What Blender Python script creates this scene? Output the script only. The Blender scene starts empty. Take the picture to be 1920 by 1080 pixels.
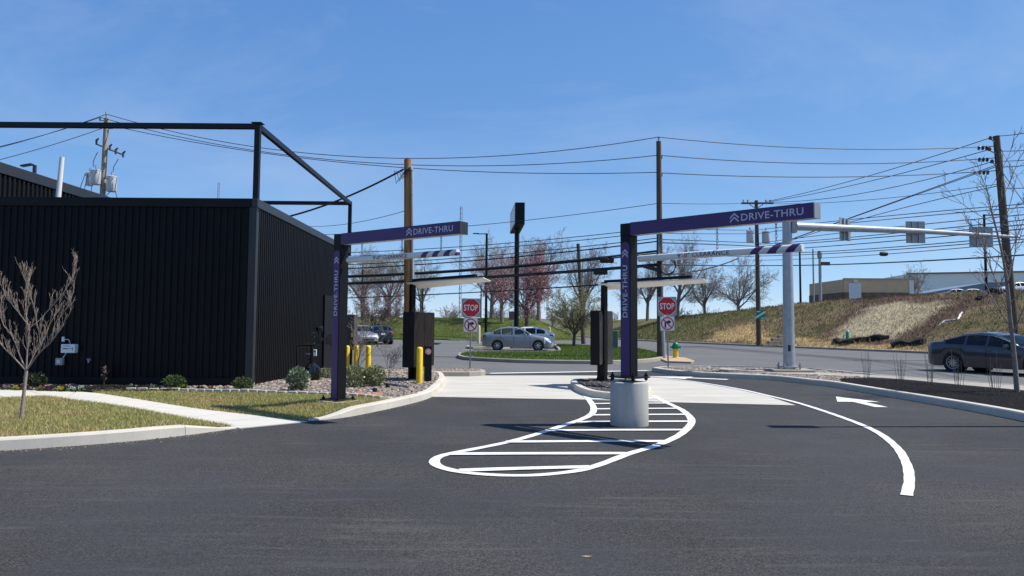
import bpy, bmesh, math, random
import numpy as np
from mathutils import Vector, Matrix, Quaternion
from mathutils.geometry import delaunay_2d_cdt

random.seed(7)
rng = np.random.default_rng(11)
scene = bpy.context.scene
C = scene.collection
R = math.radians

# ------------------------------------------------------------------ camera
F_PX = 1920 * 26.0 / 36.0
EYE = Vector((0.0, 0.0, 1.6))
PITCH, ROLL = R(3.5), R(0.4)
PPY = 608.0 - F_PX * math.tan(PITCH)          # row of the optical axis in the 1920x1080 photograph
fwd = Vector((0, math.cos(PITCH), math.sin(PITCH)))
r0 = Vector((1, 0, 0)); u0 = Vector((0, -math.sin(PITCH), math.cos(PITCH)))
cr = r0 * math.cos(ROLL) + u0 * math.sin(ROLL)
cu = u0 * math.cos(ROLL) - r0 * math.sin(ROLL)
cam_d = bpy.data.cameras.new('camera')
cam_d.sensor_width = 36.0; cam_d.lens = 26.0
cam_d.shift_y = (PPY - 540.0) / 1920.0
cam_d.clip_start = 0.05; cam_d.clip_end = 6000.0
cam = bpy.data.objects.new('camera', cam_d); C.objects.link(cam)
m = Matrix.Identity(4)
for i in range(3):
    m[i][0] = cr[i]; m[i][1] = cu[i]; m[i][2] = -fwd[i]; m[i][3] = EYE[i]
cam.matrix_world = m
scene.camera = cam

# ------------------------------------------------------------------ light
SUN_EL, SUN_AZ = R(55.0), R(3.5)              # azimuth measured from +X towards +Y
to_sun = Vector((math.cos(SUN_EL) * math.cos(SUN_AZ), math.cos(SUN_EL) * math.sin(SUN_AZ), math.sin(SUN_EL)))
world = bpy.data.worlds.new('World'); scene.world = world; world.use_nodes = True
wn = world.node_tree; wn.nodes.clear()
w_out = wn.nodes.new('ShaderNodeOutputWorld'); w_bg = wn.nodes.new('ShaderNodeBackground')
w_sky = wn.nodes.new('ShaderNodeTexSky'); w_sky.sky_type = 'NISHITA'
w_sky.sun_disc = False; w_sky.sun_elevation = SUN_EL; w_sky.sun_rotation = math.pi / 2 - SUN_AZ
w_sky.altitude = 100; w_sky.air_density = 0.6; w_sky.dust_density = 0.0; w_sky.ozone_density = 2.0
# thin cirrus, the same everywhere in the sky
w_tc = wn.nodes.new('ShaderNodeTexCoord'); w_map = wn.nodes.new('ShaderNodeMapping')
w_map.inputs['Rotation'].default_value = (0.25, 0.35, 0.6); w_map.inputs['Scale'].default_value = (1.1, 4.2, 5.0)
w_no = wn.nodes.new('ShaderNodeTexNoise'); w_no.inputs['Scale'].default_value = 1.3; w_no.inputs['Detail'].default_value = 7; w_no.inputs['Roughness'].default_value = 0.62
w_no.inputs['Distortion'].default_value = 0.5
w_rp = wn.nodes.new('ShaderNodeMapRange'); w_rp.inputs['From Min'].default_value = 0.43; w_rp.inputs['From Max'].default_value = 0.9
w_rp.inputs['To Max'].default_value = 0.42
w_sep = wn.nodes.new('ShaderNodeSeparateColor'); w_com = wn.nodes.new('ShaderNodeCombineColor')
wn.links.new(w_sky.outputs[0], w_sep.inputs[0])
for ch, (pw, kk) in enumerate(((0.82, 1.19), (0.62, 1.93), (0.40, 3.6))):      # the phone's tone curve on a clear blue sky
    a_ = wn.nodes.new('ShaderNodeMath'); a_.operation = 'POWER'; a_.inputs[1].default_value = pw
    b_ = wn.nodes.new('ShaderNodeMath'); b_.operation = 'MULTIPLY'; b_.inputs[1].default_value = kk
    wn.links.new(w_sep.outputs[ch], a_.inputs[0]); wn.links.new(a_.outputs[0], b_.inputs[0]); wn.links.new(b_.outputs[0], w_com.inputs[ch])
w_mix = wn.nodes.new('ShaderNodeMixRGB'); w_mix.inputs['Color2'].default_value = (4.6, 5.6, 7.4, 1)
wn.links.new(w_tc.outputs['Generated'], w_map.inputs['Vector']); wn.links.new(w_map.outputs[0], w_no.inputs['Vector'])
wn.links.new(w_no.outputs['Fac'], w_rp.inputs['Value']); wn.links.new(w_rp.outputs[0], w_mix.inputs['Fac'])
wn.links.new(w_com.outputs[0], w_mix.inputs['Color1'])
wn.links.new(w_mix.outputs[0], w_bg.inputs['Color']); wn.links.new(w_bg.outputs[0], w_out.inputs['Surface'])
w_bg.inputs['Strength'].default_value = 0.092
sun_d = bpy.data.lights.new('sun', 'SUN'); sun_d.energy = 5.0; sun_d.angle = R(0.53); sun_d.color = (1.0, 0.95, 0.875)
sun = bpy.data.objects.new('sun', sun_d); C.objects.link(sun)
sun.rotation_euler = to_sun.to_track_quat('Z', 'Y').to_euler()
vs = scene.view_settings
vs.view_transform = 'Standard'; vs.look = 'None'; vs.exposure = 0.38; vs.gamma = 1.0; vs.use_curve_mapping = False
scene.cycles.max_bounces = 6; scene.cycles.transparent_max_bounces = 12

# ------------------------------------------------------------------ helpers
def ray(x, y):
    return fwd + cr * ((x - 960.0) / F_PX) + cu * (-(y - PPY) / F_PX)
def G(x, y, z=0.0):                              # photo point -> place on the level z
    d = ray(x, y); t = (z - EYE.z) / d.z
    return EYE + d * t
def D(x, y, Y):                                  # photo point -> place at ground distance Y
    d = ray(x, y)
    return EYE + d * (Y / d.y)
def PX(p):                                       # place -> photo point
    v = Vector(p) - EYE; k = F_PX / v.dot(fwd)
    return 960.0 + v.dot(cr) * k, PPY - v.dot(cu) * k
def Z_at(x, y, Y): return D(x, y, Y).z
def WL(pts, z=0.0): return [Vector((g.x, g.y)) for g in (G(a, b, z) for a, b in pts)]

def catmull(pts, step, closed=False):
    P = [Vector(p) for p in pts]; n = len(P); out = []
    for i in range(n if closed else n - 1):
        p1, p2 = P[i], P[(i + 1) % n]
        p0 = P[(i - 1) % n] if (closed or i > 0) else p1 * 2 - p2
        p3 = P[(i + 2) % n] if (closed or i + 2 < n) else p2 * 2 - p1
        a = (p2 - p1).length; k = max(1, int(a / step))
        m1 = (p2 - p0) * 0.5; m2 = (p3 - p1) * 0.5
        # limit tangents to the chord so corners do not overshoot
        if m1.length > a: m1 = m1 * (a / m1.length)
        if m2.length > a: m2 = m2 * (a / m2.length)
        for j in range(k):
            t = j / k; t2 = t * t; t3 = t2 * t
            out.append(p1 * (2*t3 - 3*t2 + 1) + m1 * (t3 - 2*t2 + t) + p2 * (-2*t3 + 3*t2) + m2 * (t3 - t2))
    if not closed: out.append(P[-1].copy())
    return out

def inside(px, py, poly):                        # numpy point in polygon
    px = np.asarray(px); py = np.asarray(py); r = np.zeros(px.shape, bool); n = len(poly)
    for i in range(n):
        x1, y1 = poly[i][0], poly[i][1]; x2, y2 = poly[(i + 1) % n][0], poly[(i + 1) % n][1]
        c = ((y1 > py) != (y2 > py)) & (px < (x2 - x1) * (py - y1) / ((y2 - y1) if abs(y2 - y1) > 1e-9 else 1e-9) + x1)
        r ^= c
    return r

class MB:
    def __init__(s): s.v = []; s.f = []; s.m = []
    def add(s, vs_, fs, mi=0):
        b = len(s.v); s.v.extend([tuple(v) for v in vs_]); s.f.extend([tuple(b + i for i in f) for f in fs]); s.m.extend([mi] * len(fs)); return s
    def box(s, c, d, rot=None, mi=0, taper=1.0):
        x, y, z = d[0] / 2, d[1] / 2, d[2] / 2; t = taper
        vs_ = [Vector(p) for p in ((-x,-y,-z),(x,-y,-z),(x,y,-z),(-x,y,-z),(-x*t,-y*t,z),(x*t,-y*t,z),(x*t,y*t,z),(-x*t,y*t,z))]
        if rot is not None: vs_ = [rot @ v for v in vs_]
        c = Vector(c)
        return s.add([v + c for v in vs_], [(3,2,1,0),(4,5,6,7),(0,1,5,4),(1,2,6,5),(2,3,7,6),(3,0,4,7)], mi)
    def tube(s, pts, rad, n=6, mi=0, cap=True):
        P = [Vector(p) for p in pts]; k = len(P)
        if not hasattr(rad, '__len__'): rad = [rad] * k
        b = len(s.v); d = P[1] - P[0]
        u = d.orthogonal().normalized()
        cs = [(math.cos(2*math.pi*j/n), math.sin(2*math.pi*j/n)) for j in range(n)]
        for i in range(k):
            d = (P[min(i+1, k-1)] - P[max(i-1, 0)])
            if d.length < 1e-9: d = Vector((0,0,1))
            d.normalize(); u = u - d * u.dot(d)
            if u.length < 1e-6: u = d.orthogonal()
            u.normalize(); w = d.cross(u)
            for c_, s_ in cs:
                q = P[i] + (u * c_ + w * s_) * rad[i]; s.v.append((q.x, q.y, q.z))
        for i in range(k - 1):
            for j in range(n):
                a = b + i*n + j; a2 = b + i*n + (j+1) % n
                s.f.append((a, a2, a2 + n, a + n)); s.m.append(mi)
        if cap:
            s.f.append(tuple(b + j for j in range(n))[::-1]); s.m.append(mi)
            s.f.append(tuple(b + (k-1)*n + j for j in range(n))); s.m.append(mi)
        return s
    def cyl(s, p0, p1, r0_, r1_=None, n=16, mi=0): return s.tube([p0, p1], [r0_, r0_ if r1_ is None else r1_], n, mi)
    def lathe(s, prof, n=24, o=(0,0,0), axis='Z', mi=0):
        b = len(s.v); k = len(prof)
        for r_, z_ in prof:
            for j in range(n):
                a = 2*math.pi*j/n; p = (r_*math.cos(a), r_*math.sin(a), z_)
                if axis == 'Y': p = (p[0], z_, p[1])
                if axis == 'X': p = (z_, p[0], p[1])
                s.v.append((p[0]+o[0], p[1]+o[1], p[2]+o[2]))
        for i in range(k-1):
            for j in range(n):
                s.f.append((b+i*n+j, b+i*n+(j+1)%n, b+(i+1)*n+(j+1)%n, b+(i+1)*n+j)); s.m.append(mi)
        return s
    def prism(s, poly, y0, y1, mi=0):            # polygon in (x,z), thickness along y
        n = len(poly)
        vs_ = [(p[0], y0, p[1]) for p in poly] + [(p[0], y1, p[1]) for p in poly]
        fs = [tuple(range(n)), tuple(range(2*n-1, n-1, -1))] + [(i, i+n, (i+1)%n+n, (i+1)%n) for i in range(n)]
        return s.add(vs_, fs, mi)
    def slab(s, poly, z0, z1, mi=0):             # polygon in (x,y), thickness along z
        n = len(poly)
        vs_ = [(p[0], p[1], z0) for p in poly] + [(p[0], p[1], z1) for p in poly]
        fs = [tuple(range(n-1,-1,-1)), tuple(range(n, 2*n))] + [(i, (i+1)%n, (i+1)%n+n, i+n) for i in range(n)]
        return s.add(vs_, fs, mi)
    def build(s, name, mat, parent=None, loc=None, rot=None, smooth=False, bevel=0, kind=None):
        me = bpy.data.meshes.new(name); me.from_pydata(s.v, [], s.f)
        mats = mat if isinstance(mat, (list, tuple)) else [mat]
        for q in mats: me.materials.append(q)
        if len(mats) > 1: me.polygons.foreach_set('material_index', s.m)
        if smooth: me.polygons.foreach_set('use_smooth', [True] * len(me.polygons))
        me.update()
        o = bpy.data.objects.new(name, me); C.objects.link(o)
        if parent is not None: o.parent = parent
        if loc is not None: o.location = loc
        if rot is not None: o.rotation_euler = rot
        if smooth: 
            try: me.set_sharp_from_angle(angle=R(40))
            except Exception: pass
        if bevel:
            bv = o.modifiers.new('bevel', 'BEVEL'); bv.width = bevel; bv.segments = 2; bv.limit_method = 'ANGLE'; bv.angle_limit = R(35)
        if kind: o['kind'] = kind
        return o

def tag(o, label, cat, group=None):
    o['label'] = label; o['category'] = cat
    if group: o['group'] = group
    return o
def thing(name, label, cat, loc=(0,0,0), rz=0.0, group=None, rot=None):
    o = bpy.data.objects.new(name, None); o.empty_display_size = 0.2; C.objects.link(o)
    o.location = loc; o.rotation_euler = rot if rot is not None else (0, 0, rz)
    return tag(o, label, cat, group)
def place_empty(name, loc=(0,0,0), kind='structure'):
    o = bpy.data.objects.new(name, None); C.objects.link(o); o.location = loc; o['kind'] = kind; return o
def np_mesh(name, verts, faces, mat, parent=None, kind=None, smooth=False, col=None):
    me = bpy.data.meshes.new(name); nv = len(verts); nf, k = faces.shape
    me.vertices.add(nv); me.vertices.foreach_set('co', np.ascontiguousarray(verts, dtype=np.float32).ravel())
    me.loops.add(nf * k); me.loops.foreach_set('vertex_index', np.ascontiguousarray(faces, dtype=np.int32).ravel())
    me.polygons.add(nf); me.polygons.foreach_set('loop_start', np.arange(0, nf * k, k, dtype=np.int32))
    if smooth: me.polygons.foreach_set('use_smooth', np.ones(nf, bool))
    me.update(calc_edges=True); me.validate()
    if col is not None:
        at = me.color_attributes.new('tint', 'FLOAT_COLOR', 'POINT')
        at.data.foreach_set('color', np.ascontiguousarray(np.c_[col, np.ones(len(col))], dtype=np.float32).ravel())
    me.materials.append(mat)
    o = bpy.data.objects.new(name, me); C.objects.link(o)
    if parent is not None: o.parent = parent
    if kind: o['kind'] = kind
    return o
def copy_tree(o, parent=None):
    c = o.copy(); C.objects.link(c)
    if parent is not None: c.parent = parent
    for ch in o.children: copy_tree(ch, c)
    return c

def fill(name, poly, zfn, mat, step=None, kind='structure', parent=None, smooth=True):
    pts = [Vector((p[0], p[1])) for p in poly]; n = len(pts)
    if step:
        xs = [p.x for p in pts]; ys = [p.y for p in pts]
        gx, gy = np.meshgrid(np.arange(min(xs), max(xs), step), np.arange(min(ys), max(ys), step))
        gx = gx.ravel() + rng.uniform(-.2, .2, gx.size) * step; gy = gy.ravel() + rng.uniform(-.2, .2, gy.size) * step
        k = inside(gx, gy, pts)
        pts = pts + [Vector((a, b)) for a, b in zip(gx[k], gy[k])]
    r = delaunay_2d_cdt(pts, [(i, (i+1) % n) for i in range(n)], [list(range(n))], 1, 1e-5)
    zf = zfn if callable(zfn) else (lambda x, y: zfn)
    me = bpy.data.meshes.new(name); me.from_pydata([(v.x, v.y, zf(v.x, v.y)) for v in r[0]], [], [list(f) for f in r[2]])
    me.update()
    bm = bmesh.new(); bm.from_mesh(me)
    for f in bm.faces:
        if f.normal.z < 0: f.normal_flip()
    bm.to_mesh(me); bm.free()
    if smooth: me.polygons.foreach_set('use_smooth', [True] * len(me.polygons))
    me.materials.append(mat)
    o = bpy.data.objects.new(name, me); C.objects.link(o)
    if kind and parent is None: o['kind'] = kind
    if parent is not None: o.parent = parent
    return o

def text_mesh(txt, height=None, width=None, bold=0.0, spacing=1.0):
    """returns (verts, faces) of flat lettering, lower left corner at 0,0"""
    cu_ = bpy.data.curves.new('t', 'FONT'); cu_.body = txt; cu_.size = 1.0; cu_.offset = bold; cu_.space_character = spacing; cu_.resolution_u = 3
    ob = bpy.data.objects.new('t', cu_); C.objects.link(ob)
    bpy.context.view_layer.update()
    dg = bpy.context.evaluated_depsgraph_get(); me = bpy.data.meshes.new_from_object(ob.evaluated_get(dg))
    v = np.array([p.co[:] for p in me.vertices]); f = [tuple(p.vertices) for p in me.polygons]
    bpy.data.objects.remove(ob); bpy.data.curves.remove(cu_); bpy.data.meshes.remove(me)
    v[:, :2] -= v[:, :2].min(0); w, h = v[:, 0].max(), v[:, 1].max()
    sx = (width / w) if width else height / h; sy = (height / h) if height else sx
    v[:, 0] *= sx; v[:, 1] *= sy
    return v[:, :2], f

# ------------------------------------------------------------------ materials
def base_mat(name, rough=0.6, metal=0.0, spec=0.5):
    mt = bpy.data.materials.new(name); mt.use_nodes = True; nt = mt.node_tree
    b = nt.nodes['Principled BSDF']; b.inputs['Roughness'].default_value = rough; b.inputs['Metallic'].default_value = metal
    b.inputs['Specular IOR Level'].default_value = spec
    return mt, nt, b
def noise(nt, scale, detail=4, rough=0.55, vec=None, dist=0.0):
    n = nt.nodes.new('ShaderNodeTexNoise'); n.inputs['Scale'].default_value = scale; n.inputs['Detail'].default_value = detail
    n.inputs['Roughness'].default_value = rough; n.inputs['Distortion'].default_value = dist
    if vec is None:
        tc = nt.nodes.new('ShaderNodeTexCoord'); vec = tc.outputs['Object']
    nt.links.new(vec, n.inputs['Vector']); return n
def ramp(nt, fac, stops):
    r = nt.nodes.new('ShaderNodeValToRGB'); nt.links.new(fac, r.inputs['Fac']); e = r.color_ramp.elements
    while len(e) < len(stops): e.new(0.5)
    for i, (p, c) in enumerate(stops): e[i].position = p; e[i].color = (*c, 1) if len(c) == 3 else c
    return r
def mixc(nt, fac, a, b, mode='MIX'):
    x = nt.nodes.new('ShaderNodeMixRGB'); x.blend_type = mode
    for k, q in (('Fac', fac), ('Color1', a), ('Color2', b)):
        if isinstance(q, (int, float)): x.inputs[k].default_value = q
        elif isinstance(q, tuple): x.inputs[k].default_value = (*q, 1) if len(q) == 3 else q
        else: nt.links.new(q, x.inputs[k])
    return x.outputs[0]
def bump(nt, b, h, strength, dist):
    n = nt.nodes.new('ShaderNodeBump'); n.inputs['Strength'].default_value = strength; n.inputs['Distance'].default_value = dist
    nt.links.new(h, n.inputs['Height']); nt.links.new(n.outputs[0], b.inputs['Normal'])
def M(name, col, rough=0.6, metal=0.0, var=0.0, scale=6.0, bmp=0.0, bscale=80.0, spec=0.5, coat=0.0, dirt=None, stretch=None):
    mt, nt, b = base_mat(name, rough, metal, spec); col = tuple(col)
    b.inputs['Base Color'].default_value = (*col, 1); vec = None
    if stretch:
        tc = nt.nodes.new('ShaderNodeTexCoord'); mp = nt.nodes.new('ShaderNodeMapping'); mp.inputs['Scale'].default_value = stretch
        nt.links.new(tc.outputs['Object'], mp.inputs['Vector']); vec = mp.outputs[0]
    if var:
        n = noise(nt, scale, 5, 0.6, vec)
        lo = tuple(c * (1 - var) for c in col); hi = tuple(min(1, c * (1 + var)) for c in col)
        out = ramp(nt, n.outputs['Fac'], [(0.28, lo), (0.72, hi)]).outputs[0]
        if dirt:
            n2 = noise(nt, dirt[1], 6, 0.65, vec); f = ramp(nt, n2.outputs['Fac'], [(0.5, (0,0,0)), (0.72, (dirt[2],)*3)]).outputs[0]
            out = mixc(nt, f, out, tuple(dirt[0]))
        nt.links.new(out, b.inputs['Base Color'])
    if bmp: bump(nt, b, noise(nt, bscale, 3, 0.6, vec).outputs['Fac'], bmp, 0.01)
    if coat: b.inputs['Coat Weight'].default_value = coat; b.inputs['Coat Roughness'].default_value = 0.04
    return mt
def MI(name, cols, rough=0.7, attr=False, spec=0.15, trans=0.0):       # colour varies from piece to piece
    mt, nt, b = base_mat(name, rough, 0, spec)
    g = nt.nodes.new('ShaderNodeNewGeometry'); n = len(cols)
    r = ramp(nt, g.outputs['Random Per Island'], [(i / max(1, n - 1) if n > 1 else 0, c) for i, c in enumerate(cols)]); out = r.outputs[0]
    if attr:
        a = nt.nodes.new('ShaderNodeAttribute'); a.attribute_name = 'tint'
        out = mixc(nt, 1.0, out, a.outputs['Color'], 'MULTIPLY')
    nt.links.new(out, b.inputs['Base Color'])
    if trans:
        t = nt.nodes.new('ShaderNodeBsdfTranslucent'); nt.links.new(out, t.inputs['Color'])
        x = nt.nodes.new('ShaderNodeMixShader'); x.inputs[0].default_value = trans
        nt.links.new(b.outputs[0], x.inputs[1]); nt.links.new(t.outputs[0], x.inputs[2])
        nt.links.new(x.outputs[0], nt.nodes['Material Output'].inputs['Surface'])
    return mt
def asphalt(name, col, grain, wear, scuff):
    col = tuple(c * 0.84 for c in col)
    mt, nt, b = base_mat(name, 0.88, 0, 0.12)
    fine = noise(nt, 70, 3, 0.85); mid = noise(nt, 16, 5, 0.75); big = noise(nt, 0.33, 5, 0.6)
    c1 = ramp(nt, fine.outputs['Fac'], [(0.30, tuple(c * (1 - grain) for c in col)), (0.5, col), (0.74, tuple(min(1, c * (1 + grain * 1.7)) for c in col))]).outputs[0]
    k = ramp(nt, big.outputs['Fac'], [(0.3, (1 - wear,) * 3), (0.7, (1 + wear,) * 3)]).outputs[0]
    c2 = mixc(nt, 1.0, c1, k, 'MULTIPLY')
    k2 = ramp(nt, mid.outputs['Fac'], [(0.3, (0.78,) * 3), (0.7, (1.22,) * 3)]).outputs[0]
    c2 = mixc(nt, 1.0, c2, k2, 'MULTIPLY')
    tc = nt.nodes.new('ShaderNodeTexCoord'); mp = nt.nodes.new('ShaderNodeMapping'); mp.inputs['Rotation'].default_value = (0, 0, -0.35); mp.inputs['Scale'].default_value = (0.35, 4.5, 1)
    nt.links.new(tc.outputs['Object'], mp.inputs['Vector'])
    sc = noise(nt, 1.4, 8, 0.72, mp.outputs[0], 0.6); f = ramp(nt, sc.outputs['Fac'], [(0.54, (0, 0, 0)), (0.74, (scuff,) * 3)]).outputs[0]
    c3 = mixc(nt, f, c2, tuple(min(1, q * 2.1) for q in col))
    pt = noise(nt, 0.55, 4, 0.6); pf = ramp(nt, pt.outputs['Fac'], [(0.42, (0, 0, 0)), (0.62, (0.55,) * 3)]).outputs[0]
    c3 = mixc(nt, pf, c3, tuple(q * k_ for q, k_ in zip(col, (0.93, 0.98, 1.10))))
    mp2 = nt.nodes.new('ShaderNodeMapping'); mp2.inputs['Rotation'].default_value = (0, 0, -0.5); mp2.inputs['Scale'].default_value = (0.3, 9, 1); nt.links.new(tc.outputs['Object'], mp2.inputs['Vector'])
    s2 = noise(nt, 2.4, 6, 0.8, mp2.outputs[0], 0.3); g2 = noise(nt, 0.4, 2)
    sf = mixc(nt, 1.0, ramp(nt, s2.outputs['Fac'], [(0.63, (0, 0, 0)), (0.70, (0.7,) * 3)]).outputs[0], ramp(nt, g2.outputs['Fac'], [(0.5, (0, 0, 0)), (0.6, (1,) * 3)]).outputs[0], 'MULTIPLY')
    c3 = mixc(nt, sf, c3, tuple(min(1, q * 3.0) for q in col))
    vo = nt.nodes.new('ShaderNodeTexVoronoi'); vo.inputs['Scale'].default_value = 9.0; nt.links.new(tc.outputs['Object'], vo.inputs['Vector'])
    sp = ramp(nt, vo.outputs['Distance'], [(0.03, (1, 1, 1)), (0.05, (0, 0, 0))]).outputs[0]
    n4 = noise(nt, 0.9, 2); gate = ramp(nt, n4.outputs['Fac'], [(0.56, (0, 0, 0)), (0.64, (0.5,) * 3)]).outputs[0]
    f2 = mixc(nt, 1.0, sp, gate, 'MULTIPLY'); c4 = mixc(nt, f2, c3, (0.3, 0.3, 0.29))
    nt.links.new(c4, b.inputs['Base Color'])
    bump(nt, b, fine.outputs['Fac'], 0.55, 0.006)
    return mt
def concrete(name, col, var=0.12, streak=None, stain=0.35):
    col = tuple(c * 0.86 for c in col)
    mt, nt, b = base_mat(name, 0.85, 0, 0.3)
    tc = nt.nodes.new('ShaderNodeTexCoord'); vec = tc.outputs['Object']
    if streak:
        mp = nt.nodes.new('ShaderNodeMapping'); mp.inputs['Scale'].default_value = streak; nt.links.new(vec, mp.inputs['Vector']); sv = mp.outputs[0]
    else: sv = vec
    n1 = noise(nt, 1.1, 7, 0.66, sv); n2 = noise(nt, 60, 3, 0.6, vec); n3 = noise(nt, 2.3, 6, 0.7, vec)
    c = ramp(nt, n1.outputs['Fac'], [(0.28, tuple(q * (1 - var) for q in col)), (0.7, tuple(min(1, q * (1 + var)) for q in col))]).outputs[0]
    c = mixc(nt, 1.0, c, ramp(nt, n2.outputs['Fac'], [(0.3, (0.93,) * 3), (0.7, (1.05,) * 3)]).outputs[0], 'MULTIPLY')
    f = ramp(nt, n3.outputs['Fac'], [(0.56, (0, 0, 0)), (0.75, (stain,) * 3)]).outputs[0]
    c = mixc(nt, f, c, tuple(q * 0.62 for q in col))
    nt.links.new(c, b.inputs['Base Color']); bump(nt, b, n2.outputs['Fac'], 0.3, 0.004)
    return mt
def wood(name, col):
    mt, nt, b = base_mat(name, 0.85, 0, 0.2)
    tc = nt.nodes.new('ShaderNodeTexCoord'); mp = nt.nodes.new('ShaderNodeMapping'); mp.inputs['Scale'].default_value = (9, 9, 0.5); nt.links.new(tc.outputs['Object'], mp.inputs['Vector'])
    n = noise(nt, 2.2, 7, 0.7, mp.outputs[0], 0.4)
    c = ramp(nt, n.outputs['Fac'], [(0.3, tuple(q * 0.4 for q in col)), (0.5, col), (0.72, tuple(min(1, q * 1.45) for q in col))]).outputs[0]
    nt.links.new(c, b.inputs['Base Color']); bump(nt, b, n.outputs['Fac'], 0.6, 0.02); return mt
def glass_mat(name, tint, refl=0.12):
    mt = bpy.data.materials.new(name); mt.use_nodes = True; nt = mt.node_tree; nt.nodes.clear()
    o = nt.nodes.new('ShaderNodeOutputMaterial'); t = nt.nodes.new('ShaderNodeBsdfTransparent'); t.inputs['Color'].default_value = (*tint, 1)
    g = nt.nodes.new('ShaderNodeBsdfGlossy'); g.inputs['Roughness'].default_value = 0.02; g.inputs['Color'].default_value = (0.9, 0.95, 1, 1)
    fr = nt.nodes.new('ShaderNodeLayerWeight'); fr.inputs['Blend'].default_value = 0.12
    mr = nt.nodes.new('ShaderNodeMapRange'); mr.inputs['To Min'].default_value = refl; mr.inputs['To Max'].default_value = 0.8
    x = nt.nodes.new('ShaderNodeMixShader'); nt.links.new(fr.outputs['Fresnel'], mr.inputs['Value']); nt.links.new(mr.outputs[0], x.inputs[0])
    nt.links.new(t.outputs[0], x.inputs[1]); nt.links.new(g.outputs[0], x.inputs[2]); nt.links.new(x.outputs[0], o.inputs['Surface']); return mt

A_NEW = asphalt('new_asphalt', (0.0525, 0.0525, 0.0520), 0.95, 0.25, 0.75)
A_OLD = asphalt('old_asphalt', (0.152, 0.150, 0.147), 0.30, 0.12, 0.35)
CON_PAD = concrete('pad_concrete', (0.53, 0.505, 0.445), 0.17, (0.35, 2.4, 1), 0.45)
CON_KERB = concrete('kerb_concrete', (0.58, 0.545, 0.47), 0.12, None, 0.45)
CON_OLD = concrete('weathered_concrete', (0.36, 0.33, 0.28), 0.16, None, 0.5)
CON_WALK = concrete('walk_concrete', (0.60, 0.575, 0.51), 0.08, (0.8, 2.0, 1), 0.2)
CON_PED = concrete('pedestal_concrete', (0.46, 0.455, 0.43), 0.10, (6, 6, 0.8), 0.4)
PAINT_W = M('white_road_paint', (0.68, 0.68, 0.67), 0.75, var=0.12, scale=6, bmp=0.6, bscale=90, dirt=((0.22, 0.22, 0.22), 55, 0.55))
PAINT_OLD = M('worn_road_paint', (0.58, 0.58, 0.56), 0.8, var=0.2, scale=14)
BLK = M('black_coated_metal', (0.006, 0.0065, 0.008), 0.5, 0, var=0.2, scale=3, spec=0.2)
BLK_WALL = M('black_metal_siding', (0.0066, 0.0070, 0.0085), 0.5, 0, var=0.15, scale=1.2, spec=0.13)
BLK_TRIM = M('dark_metal_trim', (0.022, 0.024, 0.028), 0.40, 0, var=0.1, scale=2, spec=0.4)
BLK_GLOSS = M('glossy_black_paint', (0.006, 0.006, 0.007), 0.16, 0, spec=0.6)
STEEL = M('dark_steel_frame', (0.008, 0.009, 0.011), 0.45, 0, var=0.15, scale=4, spec=0.25)
GALV = M('galvanised_steel', (0.33, 0.36, 0.385), 0.5, 0.35, var=0.14, scale=5, bmp=0.08, bscale=40)
GALV_DULL = M('dull_aluminium', (0.30, 0.31, 0.32), 0.5, 0.4, var=0.15, scale=8)
WHITE_P = M('white_painted_metal', (0.68, 0.68, 0.67), 0.35, 0, var=0.03, scale=5)
WHITE_C = M('canopy_white', (0.74, 0.72, 0.68), 0.5, 0, var=0.06, scale=2.5)
GREY_T = M('transformer_grey', (0.52, 0.55, 0.57), 0.4, 0, var=0.06, scale=4)
PURP = M('purple_panel', (0.043, 0.0105, 0.118), 0.42, 0, var=0.05, scale=4)
LILAC = M('pale_lilac_lettering', (0.52, 0.49, 0.60), 0.5)
DK_TXT = M('dark_purple_lettering', (0.05, 0.03, 0.09), 0.5)
YEL = M('yellow_bollard_paint', (0.80, 0.56, 0.015), 0.4, 0, var=0.05, scale=8)
RED = M('sign_red', (0.46, 0.008, 0.014), 0.4, 0, var=0.05, scale=10)
SIGN_W = M('sign_white', (0.72, 0.72, 0.72), 0.45)
SIGN_K = M('sign_black', (0.01, 0.01, 0.01), 0.5)
SIGN_G = M('sign_green', (0.012, 0.22, 0.12), 0.45)
WOOD_N = wood('treated_pole_wood', (0.36, 0.17, 0.06))
WOOD_O = wood('old_pole_wood', (0.105, 0.078, 0.058))
WOOD_G = wood('weathered_pole_wood', (0.32, 0.27, 0.215))
CABLE = M('black_cable', (0.012, 0.012, 0.014), 0.6)
PORC = M('insulator_grey', (0.38, 0.40, 0.42), 0.3)
PORC_D = M('insulator_brown', (0.07, 0.05, 0.045), 0.25)
BARK_L = M('pale_young_bark', (0.27, 0.215, 0.175), 0.85, 0, var=0.3, scale=25)
BARK_G = M('grey_bark', (0.21, 0.175, 0.15), 0.9, 0, var=0.3, scale=9)
BARK_D = M('dark_bark', (0.105, 0.08, 0.066), 0.9, 0, var=0.3, scale=9)
SOIL = M('lawn_soil', (0.15, 0.125, 0.055), 0.95, 0, var=0.35, scale=9, bmp=0.6, bscale=40)
SOIL_G = M('green_turf', (0.055, 0.105, 0.018), 0.95, 0, var=0.35, scale=2.5, bmp=0.6, bscale=30)
MULCH = M('dark_mulch', (0.007, 0.006, 0.006), 0.95, 0, var=0.5, scale=40, bmp=1.0, bscale=50, spec=0.08)
GRAVEL = M('gravel_ground', (0.17, 0.145, 0.125), 0.95, 0, var=0.45, scale=45, bmp=1.0, bscale=60)
PEBBLE = MI('pebble_stone', [(0.13, 0.11, 0.10), (0.27, 0.22, 0.18), (0.20, 0.155, 0.125), (0.40, 0.36, 0.31), (0.23, 0.20, 0.185), (0.15, 0.125, 0.11), (0.34, 0.27, 0.22)], 0.8)
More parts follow.
